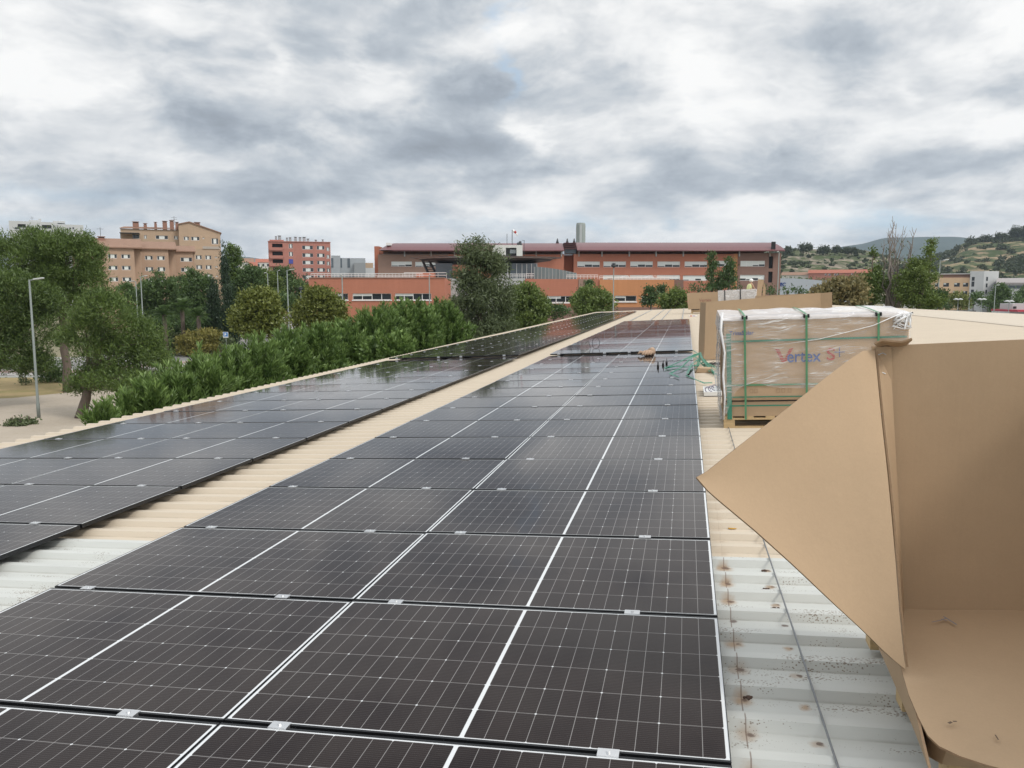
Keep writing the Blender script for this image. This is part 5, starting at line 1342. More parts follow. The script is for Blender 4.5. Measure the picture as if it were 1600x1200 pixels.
def quads(name, V_, tn, mat):
    n = len(V_) // 4; me = bpy.data.meshes.new(name)
    me.vertices.add(len(V_)); me.vertices.foreach_set('co', V_.astype(np.float32).ravel())
    me.loops.add(n * 4); me.loops.foreach_set('vertex_index', np.arange(n * 4, dtype=np.int32))
    me.polygons.add(n); me.polygons.foreach_set('loop_start', np.arange(0, n * 4, 4, dtype=np.int32))
    a = me.attributes.new('tone', 'FLOAT', 'FACE'); a.data.foreach_set('value', tn.astype(np.float32))
    me.materials.append(mat); me.update(); me.validate(); return me
def tuft_mesh(name, mat, seed, ell, n_tuft, n_blade, length, width, up=.9, shell=.75, zmin=None):
    """pine shoots: brushes of needles bending upwards, in tufts"""
    g_ = np.random.default_rng(seed)
    ell = np.array([e[:6] for e in ell], float); vol = (ell[:, 3] * ell[:, 4] * ell[:, 5]) ** (2 / 3); pr = vol / vol.sum()
    k = g_.choice(len(ell), n_tuft, p=pr); dr = g_.normal(size=(n_tuft, 3)); dr[:, 2] = np.where(dr[:, 2] < -.3, -dr[:, 2], dr[:, 2]); dr /= np.linalg.norm(dr, axis=1)[:, None]
    rad = (shell ** 3 + (1 - shell ** 3) * g_.random(n_tuft)) ** (1 / 3) * (1 + .09 * g_.normal(size=n_tuft))
    cc = ell[k, :3] + dr * rad[:, None] * ell[k, 3:6]
    ax = dr * .55 + np.array([0, 0, up]) + g_.normal(size=(n_tuft, 3)) * .22; ax /= np.linalg.norm(ax, axis=1)[:, None]
    ln = length * (.7 + .7 * g_.random(n_tuft)); ct = g_.random(n_tuft)
    m_ = n_tuft * n_blade; idx = np.repeat(np.arange(n_tuft), n_blade)
    al = g_.random(m_)                                               # position along the shoot
    base = cc[idx] + ax[idx] * (al * ln[idx])[:, None]
    out_ = np.cross(ax[idx], g_.normal(size=(m_, 3))); out_ /= np.linalg.norm(out_, axis=1)[:, None] + 1e-9
    bl = ax[idx] * .75 + out_ * (.75 - .35 * al)[:, None]; bl /= np.linalg.norm(bl, axis=1)[:, None]
    L_ = (length * .42 * (.7 + .6 * g_.random(m_)))[:, None]
    sd = np.cross(bl, g_.normal(size=(m_, 3))); sd /= np.linalg.norm(sd, axis=1)[:, None] + 1e-9
    V_ = np.stack([base, base + bl * L_ * .5 + sd * width * .5, base + bl * L_, base + bl * L_ * .5 - sd * width * .5], 1).reshape(-1, 3)
    tn = np.clip(.02 + .34 * ct[idx] + .55 * al * g_.random(m_) + .15 * g_.random(m_), 0, 1)
    return quads(name, V_, tn, mat)
def limb(mb, p, q, r0, r1, rnd, n=5, seg=4, wob=.045):
    p, q = Vector(p), Vector(q); L_ = (q - p).length; pts = []
    for i in range(seg + 1):
        f = i / seg; pts.append(p.lerp(q, f) + Vector((rnd.uniform(-1, 1), rnd.uniform(-1, 1), 0)) * L_ * wob * math.sin(f * 3.14))
    mb.tube(pts, [r0 + (r1 - r0) * i / seg for i in range(seg + 1)], n)
def tree(name, label, px, D, blobs_, leaf, group=None, seed=1, trunk_px=None, r0=None, leafsz=None, dens=1.0, aspect=.5, style='leaf', shell=.5, bark='bark', up=.35, clumpk=.10, cat='tree', tone=(.15, .95), limbs=True, lobes=True):
    """blobs_: measured crown lobes (px, py, rx, ry) in the photograph, turned into metres at the tree's distance"""
    tx = trunk_px if trunk_px is not None else px
    p = DP(tx, 456, D); p.z = 0
    root = thing(name, label, cat, p, ROTZ, group)
    k = D / F; zz_ = lambda py: DP(tx, py, D).z
    rnd = random.Random(seed)
    ell = []
    for (bx, by, rx, ry) in blobs_:
        ell.append(((bx - tx) * k, rnd.uniform(-.25, .25) * rx * k, zz_(by), rx * k, rx * k * .85, ry * k))
    if cat in ('shrub', 'bush') and name != 'flowering_bush':
        for e0 in list(ell): ell.append((e0[0], e0[1], e0[2] * .42, e0[3] * 1.02, e0[4] * 1.02, max(.3, e0[2] * .46)))
    if limbs and lobes:                                              # smaller lobes break the outline
        for e0 in list(ell):
            for _ in range(4):
                a_, b_ = rnd.uniform(0, 6.28), rnd.uniform(-.5, 1.35); q = rnd.uniform(.28, .5)
                ell.append((e0[0] + e0[3] * .88 * math.cos(a_) * math.cos(b_), e0[1] + e0[4] * .88 * math.sin(a_) * math.cos(b_), e0[2] + e0[5] * .88 * math.sin(b_), e0[3] * q, e0[4] * q, e0[5] * q))
        ell = [(x, y, z, rx * (.97 if i < len(blobs_) else 1), ry * (.97 if i < len(blobs_) else 1), rz * (.97 if i < len(blobs_) else 1)) for i, (x, y, z, rx, ry, rz) in enumerate(ell)]
    area = sum(4 * e[3] * e[5] for e in ell[:len(blobs_)]) * 1.25 / (k * k)               # photo pixels covered
    sz = leafsz or max(.16, 3.4 * k)
    nl = 9; n_c = int(min(9500, max(80, area / (sz / k) ** 2 * 2.7 * dens)))
    if style == 'tuft': me = tuft_mesh('crown', L[leaf], seed, ell, int(min(1500, n_c * 1.5)), 16, sz * 2.0, sz * .30)
    else: me = leaf_mesh('crown', L[leaf], seed, ell, n_c, nl, sz, aspect, sz * .9, up, shell, 1.0, tone, (max(6 * sz, .30 * max(e[3] for e in ell)) if lobes and limbs else (4.5 * sz if cat != 'tree' or not lobes else 0)))
    link('crown', me, root)
    tr = MB(); low = min(e[2] - e[5] * .3 for e in ell[:len(blobs_)]); h = max(.5, low)
    r0 = r0 or max(.10, .022 * max(e[2] + e[5] for e in ell)); big = ell[:len(blobs_)]; main = sum((Vector(e[:3]) for e in big), Vector()) / len(big)
    limb(tr, (0, 0, -.1), (main.x * .3, 0, h), r0, r0 * .7, rnd, 9, 6, .018)
    if limbs:
        for e in big: limb(tr, (main.x * .3, 0, h * .96), (e[0], e[1], e[2] + e[5] * .25), r0 * .55, r0 * .12, rnd, 6, 5)
        for i in range(int(4 + len(big))):
            e = rnd.choice(ell); a_ = rnd.uniform(0, 6.28); limb(tr, (e[0] * .6, e[1] * .6, e[2] - e[5] * .2), (e[0] + e[3] * .8 * math.cos(a_), e[1] + e[4] * .8 * math.sin(a_), e[2] + e[5] * rnd.uniform(-.1, .6)), r0 * .22, r0 * .05, rnd, 5, 4)
    tr.build('trunk', M[bark], root, smooth=True)
    return root
# ---- the big pines on the left
tree('pine_tree', 'largest spreading pine, filling the far left above the street lamp', 70, 63, [(35, 405, 50, 34), (108, 408, 56, 40), (70, 385, 50, 22), (135, 445, 34, 30), (60, 445, 62, 36), (100, 470, 46, 30), (145, 400, 22, 24)], 'pine', 'pines on the left', 3, trunk_px=95, r0=.34, leafsz=.25, dens=1.7, aspect=.22, up=.5)
tree('pine_tree', 'dark pine at the very left edge of the photo, in front of the largest one', 25, 55, [(30, 470, 50, 40), (5, 500, 48, 40), (55, 515, 38, 34), (15, 550, 45, 34), (62, 462, 26, 24), (-30, 470, 50, 50), (40, 566, 30, 18)], 'pine', 'pines on the left', 4, trunk_px=-30, r0=.3, leafsz=.25, dens=1.7, aspect=.22, up=.5, tone=(.0, .8))
tree('pine_tree', 'leaning pine whose thick bare trunk meets the roof eave, near the street lamp', 150, 50, [(165, 492, 52, 30), (128, 520, 40, 28), (205, 532, 45, 30), (165, 556, 62, 30), (228, 560, 30, 28), (130, 592, 32, 22), (185, 590, 50, 20), (112, 604, 20, 13), (150, 470, 30, 16)], 'pine', 'pines on the left', 5, trunk_px=113, r0=.36, leafsz=.23, dens=1.7, aspect=.22, up=.5)
tree('street_tree', 'small thin street tree half hidden beside the trunk of the leaning pine', 97, 72, [(100, 528, 15, 14), (92, 540, 10, 9)], 'broad', None, 6, trunk_px=98, r0=.12)
for i, (px, py, rx, ry, D, lb) in enumerate(((70, 574, 26, 15, 70, 'dark low shrub at the kerb behind the street lamp'), (30, 579, 9, 6, 68, 'small grey-green shrub to the left of the street lamp'), (200, 606, 30, 14, 52, 'dark scrub below the leaning pine, beside the row of young pines'), (255, 572, 14, 22, 60, 'thin dry shrub between the leaning pine and the road'), (4, 664, 8, 7, 47, 'leftmost tiny tuft of weeds below the eave'), (18, 659, 9, 8, 47, 'middle tiny tuft of weeds below the eave'), (31, 659, 8, 6, 47.5, 'rightmost tiny tuft of weeds below the eave, nearest the lamp post'))):
    tree('shrub', lb, px, D, [(px, py, rx, ry)], 'olive' if i in (1, 4, 5, 6) else 'broad', None, 20 + i, r0=.05, limbs=False, cat='shrub')
# ---- row of young pines along the warehouse
for i, (px, ty, w_, lb) in enumerate(((158, 630, 46, 'lowest leftmost young pine of the row along the eave'), (196, 610, 56, 'second young pine from the left end of the row along the eave'), (236, 590, 62, 'young pine below the leaning pine crown, third in the row along the eave'),
        (275, 573, 66, 'fourth young pine from the left in the row along the eave'), (315, 552, 74, 'young pine in front of the road bend in the row along the eave'), (358, 542, 76, 'young pine in the row just below the blue parking sign'),
        (402, 525, 80, 'young pine standing in front of the first round yellowing tree'), (447, 514, 78, 'bright young pine in the row between the two round yellowing trees'), (492, 502, 82, 'young pine of the row in front of the second round yellowing tree'),
        (540, 500, 82, 'darker young pine of the row below the left end of the terracotta wing'), (590, 476, 96, 'tall young pine of the row below the dark window band of the terracotta wing'), (640, 466, 100, 'tallest bushy young pine of the row, below the terracotta wing'),
        (688, 470, 78, 'last young pine of the row, next to the tall dark grey-green tree'))):
    P0 = XP(px, ty, -12.2 - .3 * (i % 2)); D = (P0 - CAM).dot(FW); k = D / F
    root = thing('young_pine', lb, 'tree', (P0.x, P0.y, 0), ROTZ + i, 'young pines along the warehouse eave')
    R_ = min(w_ * k * .58, 2.8); top = P0.z - .42; rnd = random.Random(40 + i)
    ell = [(0, 0, top - 1.3, R_ * .72, R_ * .72, 1.25), (R_ * .35, .1, top - 2.2, R_ * .8, R_ * .8, 1.2), (-R_ * .4, -.2, top - 2.4, R_ * .75, R_ * .8, 1.3), (0, 0, top - 3.4, R_, R_, 1.4)]
    link('crown', tuft_mesh('crown', L['young'], 60 + i, ell, int(560 + 34 * i), 44, .46, .020 + .00085 * D, up=.8, shell=.7), root)
    tr = MB(); limb(tr, (0, 0, -.1), (0, 0, top - 1), .12, .04, rnd, 7, 6)
    for j in range(9): a_ = j * 2.4; zz = .8 + (top - 2) * j / 9; limb(tr, (0, 0, zz), (R_ * .85 * math.cos(a_), R_ * .85 * math.sin(a_), zz + .9), .045, .012, rnd, 5, 3)
    tr.build('trunk', M['bark'], root, smooth=True)
P0 = XP(606, 533, -10.4); D = (P0 - CAM).dot(FW)
root = thing('young_pine', 'small round young pine peeping over the eave in front of the tall ones', 'tree', (P0.x, P0.y, 0), 0, 'young pines along the warehouse eave')
link('crown', tuft_mesh('crown', L['young'], 90, [(0, 0, P0.z - .9, .85, .85, .8)], 160, 22, .42, .10, .8), root); o = MB(); o.tube([(0, 0, 0), (0, 0, P0.z - .8)], [.08, .04], 6); o.build('trunk', M['bark'], root)
# ---- middle distance, left
BR = [('broadleaf_tree', 'green broadleaf tree right of the two thin poles, below the middle tan wing', 247, 118, [(240, 455, 22, 24), (262, 462, 20, 24), (232, 482, 18, 24), (252, 496, 24, 22)], 'broad'),
      ('broadleaf_tree', 'green broadleaf tree below the narrow tan wing', 284, 122, [(282, 452, 20, 20), (296, 468, 18, 22), (272, 486, 18, 22), (290, 498, 20, 22)], 'broad'),
      ('broadleaf_tree', 'tallest broadleaf tree in front of the tall gabled block', 308, 116, [(304, 440, 12, 18), (316, 458, 20, 24), (300, 470, 18, 20), (326, 448, 12, 14), (312, 494, 22, 22)], 'broad'),
      ('broadleaf_tree', 'dark tree behind the leaning pine at the foot of the leftmost tan wing', 195, 120, [(195, 458, 18, 16), (210, 470, 14, 14), (222, 500, 16, 24), (205, 490, 18, 22)], 'broad'),
      ('pine_tree', 'dark pointed pine standing right against the tall gabled block', 366, 135, [(366, 400, 11, 15), (366, 420, 14, 22), (370, 440, 15, 18), (372, 462, 15, 20)], 'pine'),
      ('broadleaf_tree', 'green tree right of the cypresses and below the far pale houses', 392, 132, [(388, 432, 16, 18), (398, 446, 18, 22), (380, 455, 16, 20), (376, 480, 16, 24)], 'broad'),
      ('broadleaf_tree', 'rounded green tree in front of the far red roofed house', 418, 136, [(416, 436, 16, 16), (424, 452, 18, 20), (405, 450, 12, 16), (430, 472, 16, 20)], 'lime'),
      ('broadleaf_tree', 'dark green tree at the foot of the rose brick block, between two lamps', 448, 150, [(444, 432, 16, 14), (456, 448, 16, 20), (440, 452, 14, 18), (450, 474, 14, 16)], 'broad'),
      ('broadleaf_tree', 'dark tree touching the left end of the terracotta wing', 470, 140, [(468, 450, 14, 14), (476, 462, 12, 16), (460, 462, 12, 14), (472, 478, 12, 12)], 'broad'),
      ('broadleaf_tree', 'low dark tree left of the second round yellowing tree', 452, 118, [(446, 470, 12, 12), (434, 478, 10, 12)], 'broad')]
for i, (nm, lb, px, D, bl, lf) in enumerate(BR): tree(nm, lb, px, D, bl, lf, 'trees of the middle distance on the left', 100 + i, dens=1.0, tone=(.05, .95))
def cypress(label, px, top, bot, w_, D, seed):
    n = 7; bl = []
    for i in range(n):
        f = (i + .5) / n; r_ = w_ / 2 * min(1, (.25 + 1.3 * f) if f < .6 else 1.15 - .2 * f); bl.append((px, top + (bot - top) * f, r_, (bot - top) / n * .85))
    return tree('cypress', label, px, D, bl, 'cypress', 'dark cypresses', seed, limbs=False, up=1.6, aspect=.35, dens=1.25, shell=.6, clumpk=.06)
cypress('shorter dark cypress left of the white van', 334, 440, 540, 25, 104, 130)
cypress('broader dark cypress right of the white van, behind the blue sign', 357, 448, 545, 27, 100, 131)
cypress('thin tall cypress spike against the edge of the gabled block', 352, 381, 462, 8, 128, 132)
RT_ = [('first round yellowing tree, left of the street lamp with the long arm', 402, 74, [(402, 487, 36, 36), (388, 500, 26, 26), (418, 500, 24, 26), (402, 466, 22, 16)], 'gold'),
       ('second round yellowing tree, in front of the end of the terracotta wing', 497, 80, [(499, 482, 34, 32), (478, 494, 22, 22), (520, 492, 20, 24), (500, 462, 22, 14)], 'gold'),
       ('round light green tree just right of the tall grey-green tree', 820, 88, [(818, 470, 30, 24), (838, 482, 20, 22), (798, 486, 22, 22), (822, 456, 16, 12), (818, 500, 30, 18)], 'lime'),
       ('round light green tree in front of the brown corner of the low wing', 925, 98, [(925, 468, 26, 20), (942, 474, 16, 14), (908, 474, 14, 14), (925, 488, 24, 14)], 'lime'),
       ('round light green tree left of the far brown carton', 1055, 100, [(1056, 467, 18, 15), (1044, 472, 12, 11), (1068, 472, 10, 12)], 'lime')]
for i, (lb, px, D, bl, lf) in enumerate(RT_): tree('round_tree', lb, px, D, bl, lf, 'round clipped trees', 140 + i, leafsz=.30 if D < 90 else .34, dens=1.25, shell=.72, lobes=False)
for i, (lb, px, D, bl) in enumerate((('small dark tree on the left of the ochre wall corner', 1019, 106, [(1018, 462, 10, 13), (1012, 470, 8, 9)]), ('small dark tree behind the light green one by the far carton', 1036, 108, [(1036, 458, 9, 10)]), ('dark small tree behind the brown corner of the low wing', 918, 112, [(920, 450, 8, 9), (912, 458, 9, 9)]),
        ('dark low bush between the round tree and the roof edge', 868, 92, [(868, 488, 24, 9), (850, 482, 14, 10)]))):
    tree('small_tree', lb, px, D, bl, 'broad', 'small dark trees before the wing', 150 + i, tone=(.0, .6))
tree('casuarina', 'tall shaggy grey-green tree in the middle, hiding part of the helipad deck', 750, 78, [(748, 392, 24, 18), (762, 408, 26, 18), (738, 418, 28, 22), (755, 436, 40, 24), (740, 462, 40, 24), (765, 468, 34, 26), (724, 484, 26, 20), (756, 492, 40, 18), (782, 450, 16, 16), (728, 440, 18, 18), (745, 520, 44, 22), (775, 512, 30, 22)], 'olive', None, 160, leafsz=.40, aspect=.20, up=-.15, dens=1.6, shell=.45, r0=.22)
for i, (px, t_, b_, w_, lb) in enumerate(((1112, 398, 452, 15, 'left columnar poplar in front of the hospital, with a split top'), (1124, 424, 452, 9, 'thin columnar poplar between the two broader ones'), (1139, 404, 452, 21, 'right columnar poplar, the broadest before the brown hospital end'))):
    n = 5; bl = [(px + (1 if j % 2 else -1) * w_ * .08, t_ + (b_ - t_) * (j + .5) / n, w_ / 2 * (.45 + .65 * (j + .5) / n), (b_ - t_) / n * .8) for j in range(n)]
    tree('poplar', lb, px, 118, bl, 'broad', 'columnar poplars before the hospital', 170 + i, up=1.3, dens=.9, tone=(.05, .8))
for i, (px, py, rx, ry, D, lb) in enumerate(((1092, 449, 18, 7, 112, 'dark bush behind the far brown carton'), (1152, 449, 12, 6, 115, 'dark bush right of the columnar poplars'), (1203, 453, 16, 7, 112, 'dark bush at the corner of the brown hospital end'), (1230, 453, 14, 6, 120, 'dark bush below the blue letters, left one'), (1248, 455, 13, 5, 122, 'dark bush below the pale shed, right one'))):
    tree('shrub', lb, px, D, [(px, py, rx, ry)], 'broad', 'dark bushes beyond the cartons', 180 + i, limbs=False, cat='shrub', tone=(.0, .6))
# ---- right-hand thicket
tree('flowering_bush', 'big bush covered in cream brown flower heads behind the wrapped carton', 1315, 72, [(1312, 458, 36, 24), (1292, 466, 22, 16), (1335, 462, 20, 22), (1318, 446, 20, 12)], 'blond', None, 190, leafsz=.30, dens=1.2, shell=.65, cat='bush')
tree('broadleaf_tree', 'green tree between the cream bush and the bare poplar', 1362, 80, [(1362, 450, 18, 24), (1366, 428, 9, 14), (1362, 400, 4, 14), (1352, 470, 18, 16)], 'lime', 'trees of the right-hand thicket', 191, tone=(0, .75))
tree('broadleaf_tree', 'bright green tree with a tall thin leader right of the bare poplar', 1436, 78, [(1438, 430, 22, 24), (1425, 455, 28, 24), (1448, 400, 10, 20), (1452, 378, 4, 10), (1440, 470, 26, 18), (1412, 440, 14, 18)], 'lime', 'trees of the right-hand thicket', 192, dens=.75, tone=(.25, 1.0))
tree('broadleaf_tree', 'dark tree at the right end of the thicket, against the leaning lamp post', 1462, 88, [(1460, 468, 18, 18), (1452, 480, 16, 12), (1446, 460, 12, 12)], 'broad', 'trees of the right-hand thicket', 193, tone=(0, .6))
tree('broadleaf_tree', 'low green tree in front of the bare poplar stems', 1392, 82, [(1385, 452, 14, 20), (1400, 470, 16, 14)], 'lime', 'trees of the right-hand thicket', 194, tone=(0, .75))
p = DP(1392, 456, 80); p.z = 0; bt = thing('bare_poplar', 'half dead poplar with pale bare branches reaching above the green thicket', 'tree', p, ROTZ); rnd = random.Random(7); k = 80 / F; zz_ = lambda y_: DP(1392, y_, 80).z
tr = MB()
for (bx, top) in ((1386, 338), (1380, 362), (1391, 350), (1396, 345), (1412, 352), (1420, 358), (1404, 372), (1376, 375), (1424, 378), (1388, 380), (1416, 392), (1400, 365)):
    x0 = (1394 + (bx - 1400) * .35 - 1392) * k; x1 = (bx - 1392) * k; zb_, zt_ = zz_(482), zz_(top); y0 = rnd.uniform(-.5, .5)
    limb(tr, (x0, y0, -.1 if bx in (1391, 1412) else zb_), (x1, y0 * 1.6, zt_), .12, .020, rnd, 6, 9)
    for j in range(9):
        f = rnd.uniform(.35, .95); a = Vector((x0 + (x1 - x0) * f, y0, zb_ + (zt_ - zb_) * f)); limb(tr, a, a + Vector((rnd.uniform(-.5, .5), rnd.uniform(-.4, .4), rnd.uniform(.5, 1.3) * (1.2 - f * .6))), .032, .010, rnd, 4, 3)
tr.build('trunk', M['palebark'], bt, smooth=True)
link('crown', leaf_mesh('crown', L['olive'], 9, [(-.2, 0, zz_(445), 1.2, 1.0, 1.6), (1.2, 0, zz_(410), .8, .8, 1.5), (-.5, 0, zz_(400), .7, .7, 1.4)], 70, 6, .22, .5, .25, .5, .3), bt)
# ---- car park trees, right
for i, (px, D, bl, lf, lb) in enumerate(((1499, 240, [(1496, 466, 13, 10), (1506, 474, 10, 10)], 'gold', 'small yellow-green tree in front of the apricot block'), (1522, 245, [(1520, 470, 12, 9), (1528, 462, 6, 6)], 'broad', 'dark tree at the foot of the white stair tower'),
        (1571, 225, [(1566, 458, 14, 12), (1576, 470, 16, 14), (1560, 478, 14, 12)], 'broad', 'broad dark tree right of the white stair tower'), (1596, 235, [(1598, 462, 10, 12), (1592, 470, 8, 8)], 'broad', 'dark tree at the right edge above the red canopy'),
        (1557, 190, [(1557, 493, 7, 8), (1561, 486, 3, 6)], 'olive', 'small dry tree in the car park left of the red canopy'), (1484, 250, [(1482, 474, 12, 9)], 'broad', 'dark tree left of the yellow-green one by the shelter'), (1545, 250, [(1545, 474, 10, 9)], 'broad', 'dark tree directly below the right face of the stair tower'))):
    tree('car_park_tree', lb, px, D, bl, lf, 'trees of the right-hand car park', 200 + i)
# ---- palms and low planting at the road bend
def palm(label, px, cy, D, rad_px, seed):
    p = DP(px, 456, D); p.z = 0; root = thing('palm', label, 'palm', p, ROTZ, 'palms at the road bend'); k = D / F; h = DP(px, cy, D).z; R_ = rad_px * k; rnd = random.Random(seed)
    tr = MB(); tr.tube([(0, 0, 0), (.05, 0, h * .5), (0, 0, h)], [.28, .24, .26], 9); tr.build('trunk', M['bark'], root, smooth=True)
    V_, tn = [], []
    for i in range(44):
        az, el = rnd.uniform(0, 6.28), rnd.uniform(-.35, 1.45); u = Vector((math.cos(az) * math.cos(el), math.sin(az) * math.cos(el), math.sin(el))); L_ = R_ * rnd.uniform(.8, 1.15); t0 = rnd.random()
        for j in range(16):
            f = j / 16; q = Vector((0, 0, h)) + u * L_ * f + Vector((0, 0, -.45 * L_ * f * f)); sd = u.cross(Vector((0, 0, 1))).normalized()
            for sg in (-1, 1):
                d_ = (sd * sg * .8 + u * .7 + Vector((0, 0, -.15))).normalized(); ln = R_ * .30 * math.sin(max(.15, f) * 2.9); w_ = u * .055
                V_ += [q - w_, q + d_ * ln * .5 - w_ * .8, q + d_ * ln, q + w_]; tn.append(min(1, .2 + .5 * t0 + .3 * rnd.random()))
    link('crown', quads('crown', np.array([tuple(v) for v in V_]), np.array(tn), L['broad']), root)
palm('left palm of three beside the road bend', 255, 492, 98, 24, 1); palm('tallest middle palm of three beside the road bend', 283, 482, 100, 26, 2); palm('right palm of three beside the road bend', 308, 494, 99, 22, 3)
for i, (px, w_, lb) in enumerate(((238, 16, 'dark evergreen shrub below the left palm trunk'), (262, 16, 'dark evergreen shrub between the left and middle palms'), (286, 16, 'dark evergreen shrub at the foot of the tallest palm'), (312, 14, 'dark evergreen shrub behind the yellow broom, below the right palm'))):
    tree('shrub', lb, px, 104, [(px, 512, w_, 15), (px + 5, 502, w_ * .7, 9)], 'broad', 'dark shrubs under the palms', 300 + i, limbs=False, cat='shrub', tone=(0, .7))
for i, (px, py, rx, ry, D, lf, lb) in enumerate(((312, 526, 30, 12, 98, 'straw', 'wide yellow broom bush beside the road bend'), (285, 530, 14, 8, 99, 'straw', 'lower yellow-green broom bush left of the wide one'), (350, 530, 9, 6, 96, 'olive', 'olive shrub at the foot of the broader cypress'), (265, 527, 10, 7, 100, 'olive', 'grey-green shrub below the left palm'), (322, 502, 12, 9, 106, 'olive', 'grey-green shrub behind the broom, left of the cypress'))):
    tree('shrub', lb, px, D, [(px, py, rx, ry), (px + rx * .4, py - ry * .2, rx * .5, ry * .9)], lf, None, 220 + i, limbs=False, cat='shrub', dens=1.3)
# ---- far wood behind everything
def far_wood(name, x0, x1, top0, top1, D, n, seed, leaf='hill', z0=0.0, jit=3):
    rnd = random.Random(seed); p = DP((x0 + x1) / 2, 456, D); p.z = 0; k = D / F; ell = []
    for i in range(n):
        px = x0 + (x1 - x0) * (i + rnd.random()) / n; tp = top0 + (top1 - top0) * (px - x0) / (x1 - x0) + rnd.uniform(-jit, jit); zt_ = DP((x0 + x1) / 2, tp, D).z; h = max(3, zt_ - z0); w_ = rnd.uniform(5, 9) * k
        ell.append(((px - (x0 + x1) / 2) * k, rnd.uniform(-8, 8), z0 + h * .55, max(w_, h * .4), max(w_, h * .4), h * .5))
    o = link(name, leaf_mesh(name, L[leaf], seed, ell, n * 26, 8, 2.6 * k, .6, 2.6 * k, .3, .55)); o.location = p; o.rotation_euler = (0, 0, ROTZ); kind(o, 'stuff'); return o
far_wood('far_wood', 150, 480, 432, 428, 260, 44, 1); far_wood('far_wood', 500, 720, 437, 440, 330, 26, 2); far_wood('far_wood', -200, 150, 440, 436, 300, 34, 3); far_wood('far_wood', 1216, 1350, 434, 436, 430, 18, 4, 'broad', 6, 1); far_wood('far_wood', 1440, 1680, 440, 436, 400, 30, 5, 'hill', 4)

# ================================================================ hills
def hill(name, ridge, D0, D1, zf, mat, seed, rough, ncol=90, nrow=40, back=.25, foot=0.0):
    """terrain from a foot line at distance D0 up to a measured ridge at D1 and down again behind"""
    g_ = np.random.default_rng(seed); xs = np.linspace(ridge[0][0], ridge[-1][0], ncol); ry = np.interp(xs, [r[0] for r in ridge], [r[1] for r in ridge])
    oc_n = [(g_.uniform(-1, 1), g_.uniform(-1, 1), g_.uniform(0, 6.28), 2.0 ** o_) for o_ in range(1, 6) for _ in range(3)]
    rows = []
    for j in range(nrow + 8):
        t_ = j / nrow; D = D0 + (D1 - D0) * t_; row = []
        for x, y_ in zip(xs, ry):
            zr = DP(x, y_, D1).z
            if t_ <= 1: z_ = foot + (zf - foot) * min(1, t_ * 5) + (zr - zf) * (max(0, t_) ** 1.15)
            else: z_ = zr * (1 - (t_ - 1) * 5 * back)
            n_ = sum(math.sin(a * x * .02 * w_ + b * t_ * 9 * w_ + c) / w_ for a, b, c, w_ in oc_n)
            p = DP(x, 456, D); row.append((p.x, p.y, z_ + n_ * rough * (math.sin(min(1, t_) * 3.14) * .9 + .18)))
        rows.append(row)
    o = MB(); o.grid(rows); ob = o.build(name, mat, smooth=True); kind(ob, 'structure'); return rows
def hill_mat(name, rock, scrub, sc, amt, c3=None):
    m, tt, b = base_mat(name); p = oc(tt); q = tt.vm('MULTIPLY', p, (1, 1, 2.5))
    n = tt.noise(q, sc, 7, .65); n2 = tt.noise(q, sc * 4, 5, .6); st_ = tt.noise(tt.vm('MULTIPLY', p, (.4, .4, 6)), sc * 1.5, 4, .6)
    col = tt.mix(tt.step(st_, .4, .62), rock, tuple(v * .7 for v in rock))
    if c3: col = tt.mix(tt.step(tt.noise(q, sc * .6, 3), .5, .62), col, c3)
    col = tt.mix(tt.step(tt.m('MULTIPLY_ADD', n2, .5, tt.m('MULTIPLY', n, .5)), amt, amt + .06), col, scrub)
    tt.L.new(col, b.inputs['Base Color']); b.inputs['Roughness'].default_value = .95; b.inputs['Specular IOR Level'].default_value = .05; return m
hm1 = hill_mat('rocky_hillside', (.29, .245, .19), (.068, .085, .038), .03, .45)
hm2 = hill_mat('terraced_hillside', (.31, .235, .155), (.06, .08, .035), .018, .445, (.25, .215, .12))
hm3 = pm('wooded_mountain', (.030, .055, .050), .95, .35, .012)
HA = hill('rocky_hill', [(1150, 398), (1200, 392), (1230, 390), (1260, 389), (1290, 390), (1310, 388), (1335, 390), (1350, 391), (1375, 397), (1400, 405), (1440, 418), (1480, 432)], 540, 880, 16, hm1, 1, 1.9)
HB = hill('terraced_hill', [(1430, 410), (1450, 402), (1480, 391), (1500, 380), (1520, 374), (1545, 371), (1570, 368), (1600, 362), (1640, 350), (1700, 340), (1800, 330)], 560, 1150, 10, hm2, 2, 2.6)
HC = hill('far_mountain', [(1100, 440), (1200, 415), (1280, 394), (1310, 386), (1345, 381), (1375, 372), (1400, 371), (1440, 370), (1490, 370), (1515, 373), (1560, 380), (1700, 395), (1900, 420)], 2400, 3600, 60, hm3, 3, 5)
HD = hill('far_mountain', [(-200, 440), (100, 430), (250, 418), (330, 408), (375, 401), (395, 402), (430, 408), (560, 418), (700, 430), (900, 440)], 2600, 3800, 50, hm3, 4, 4)
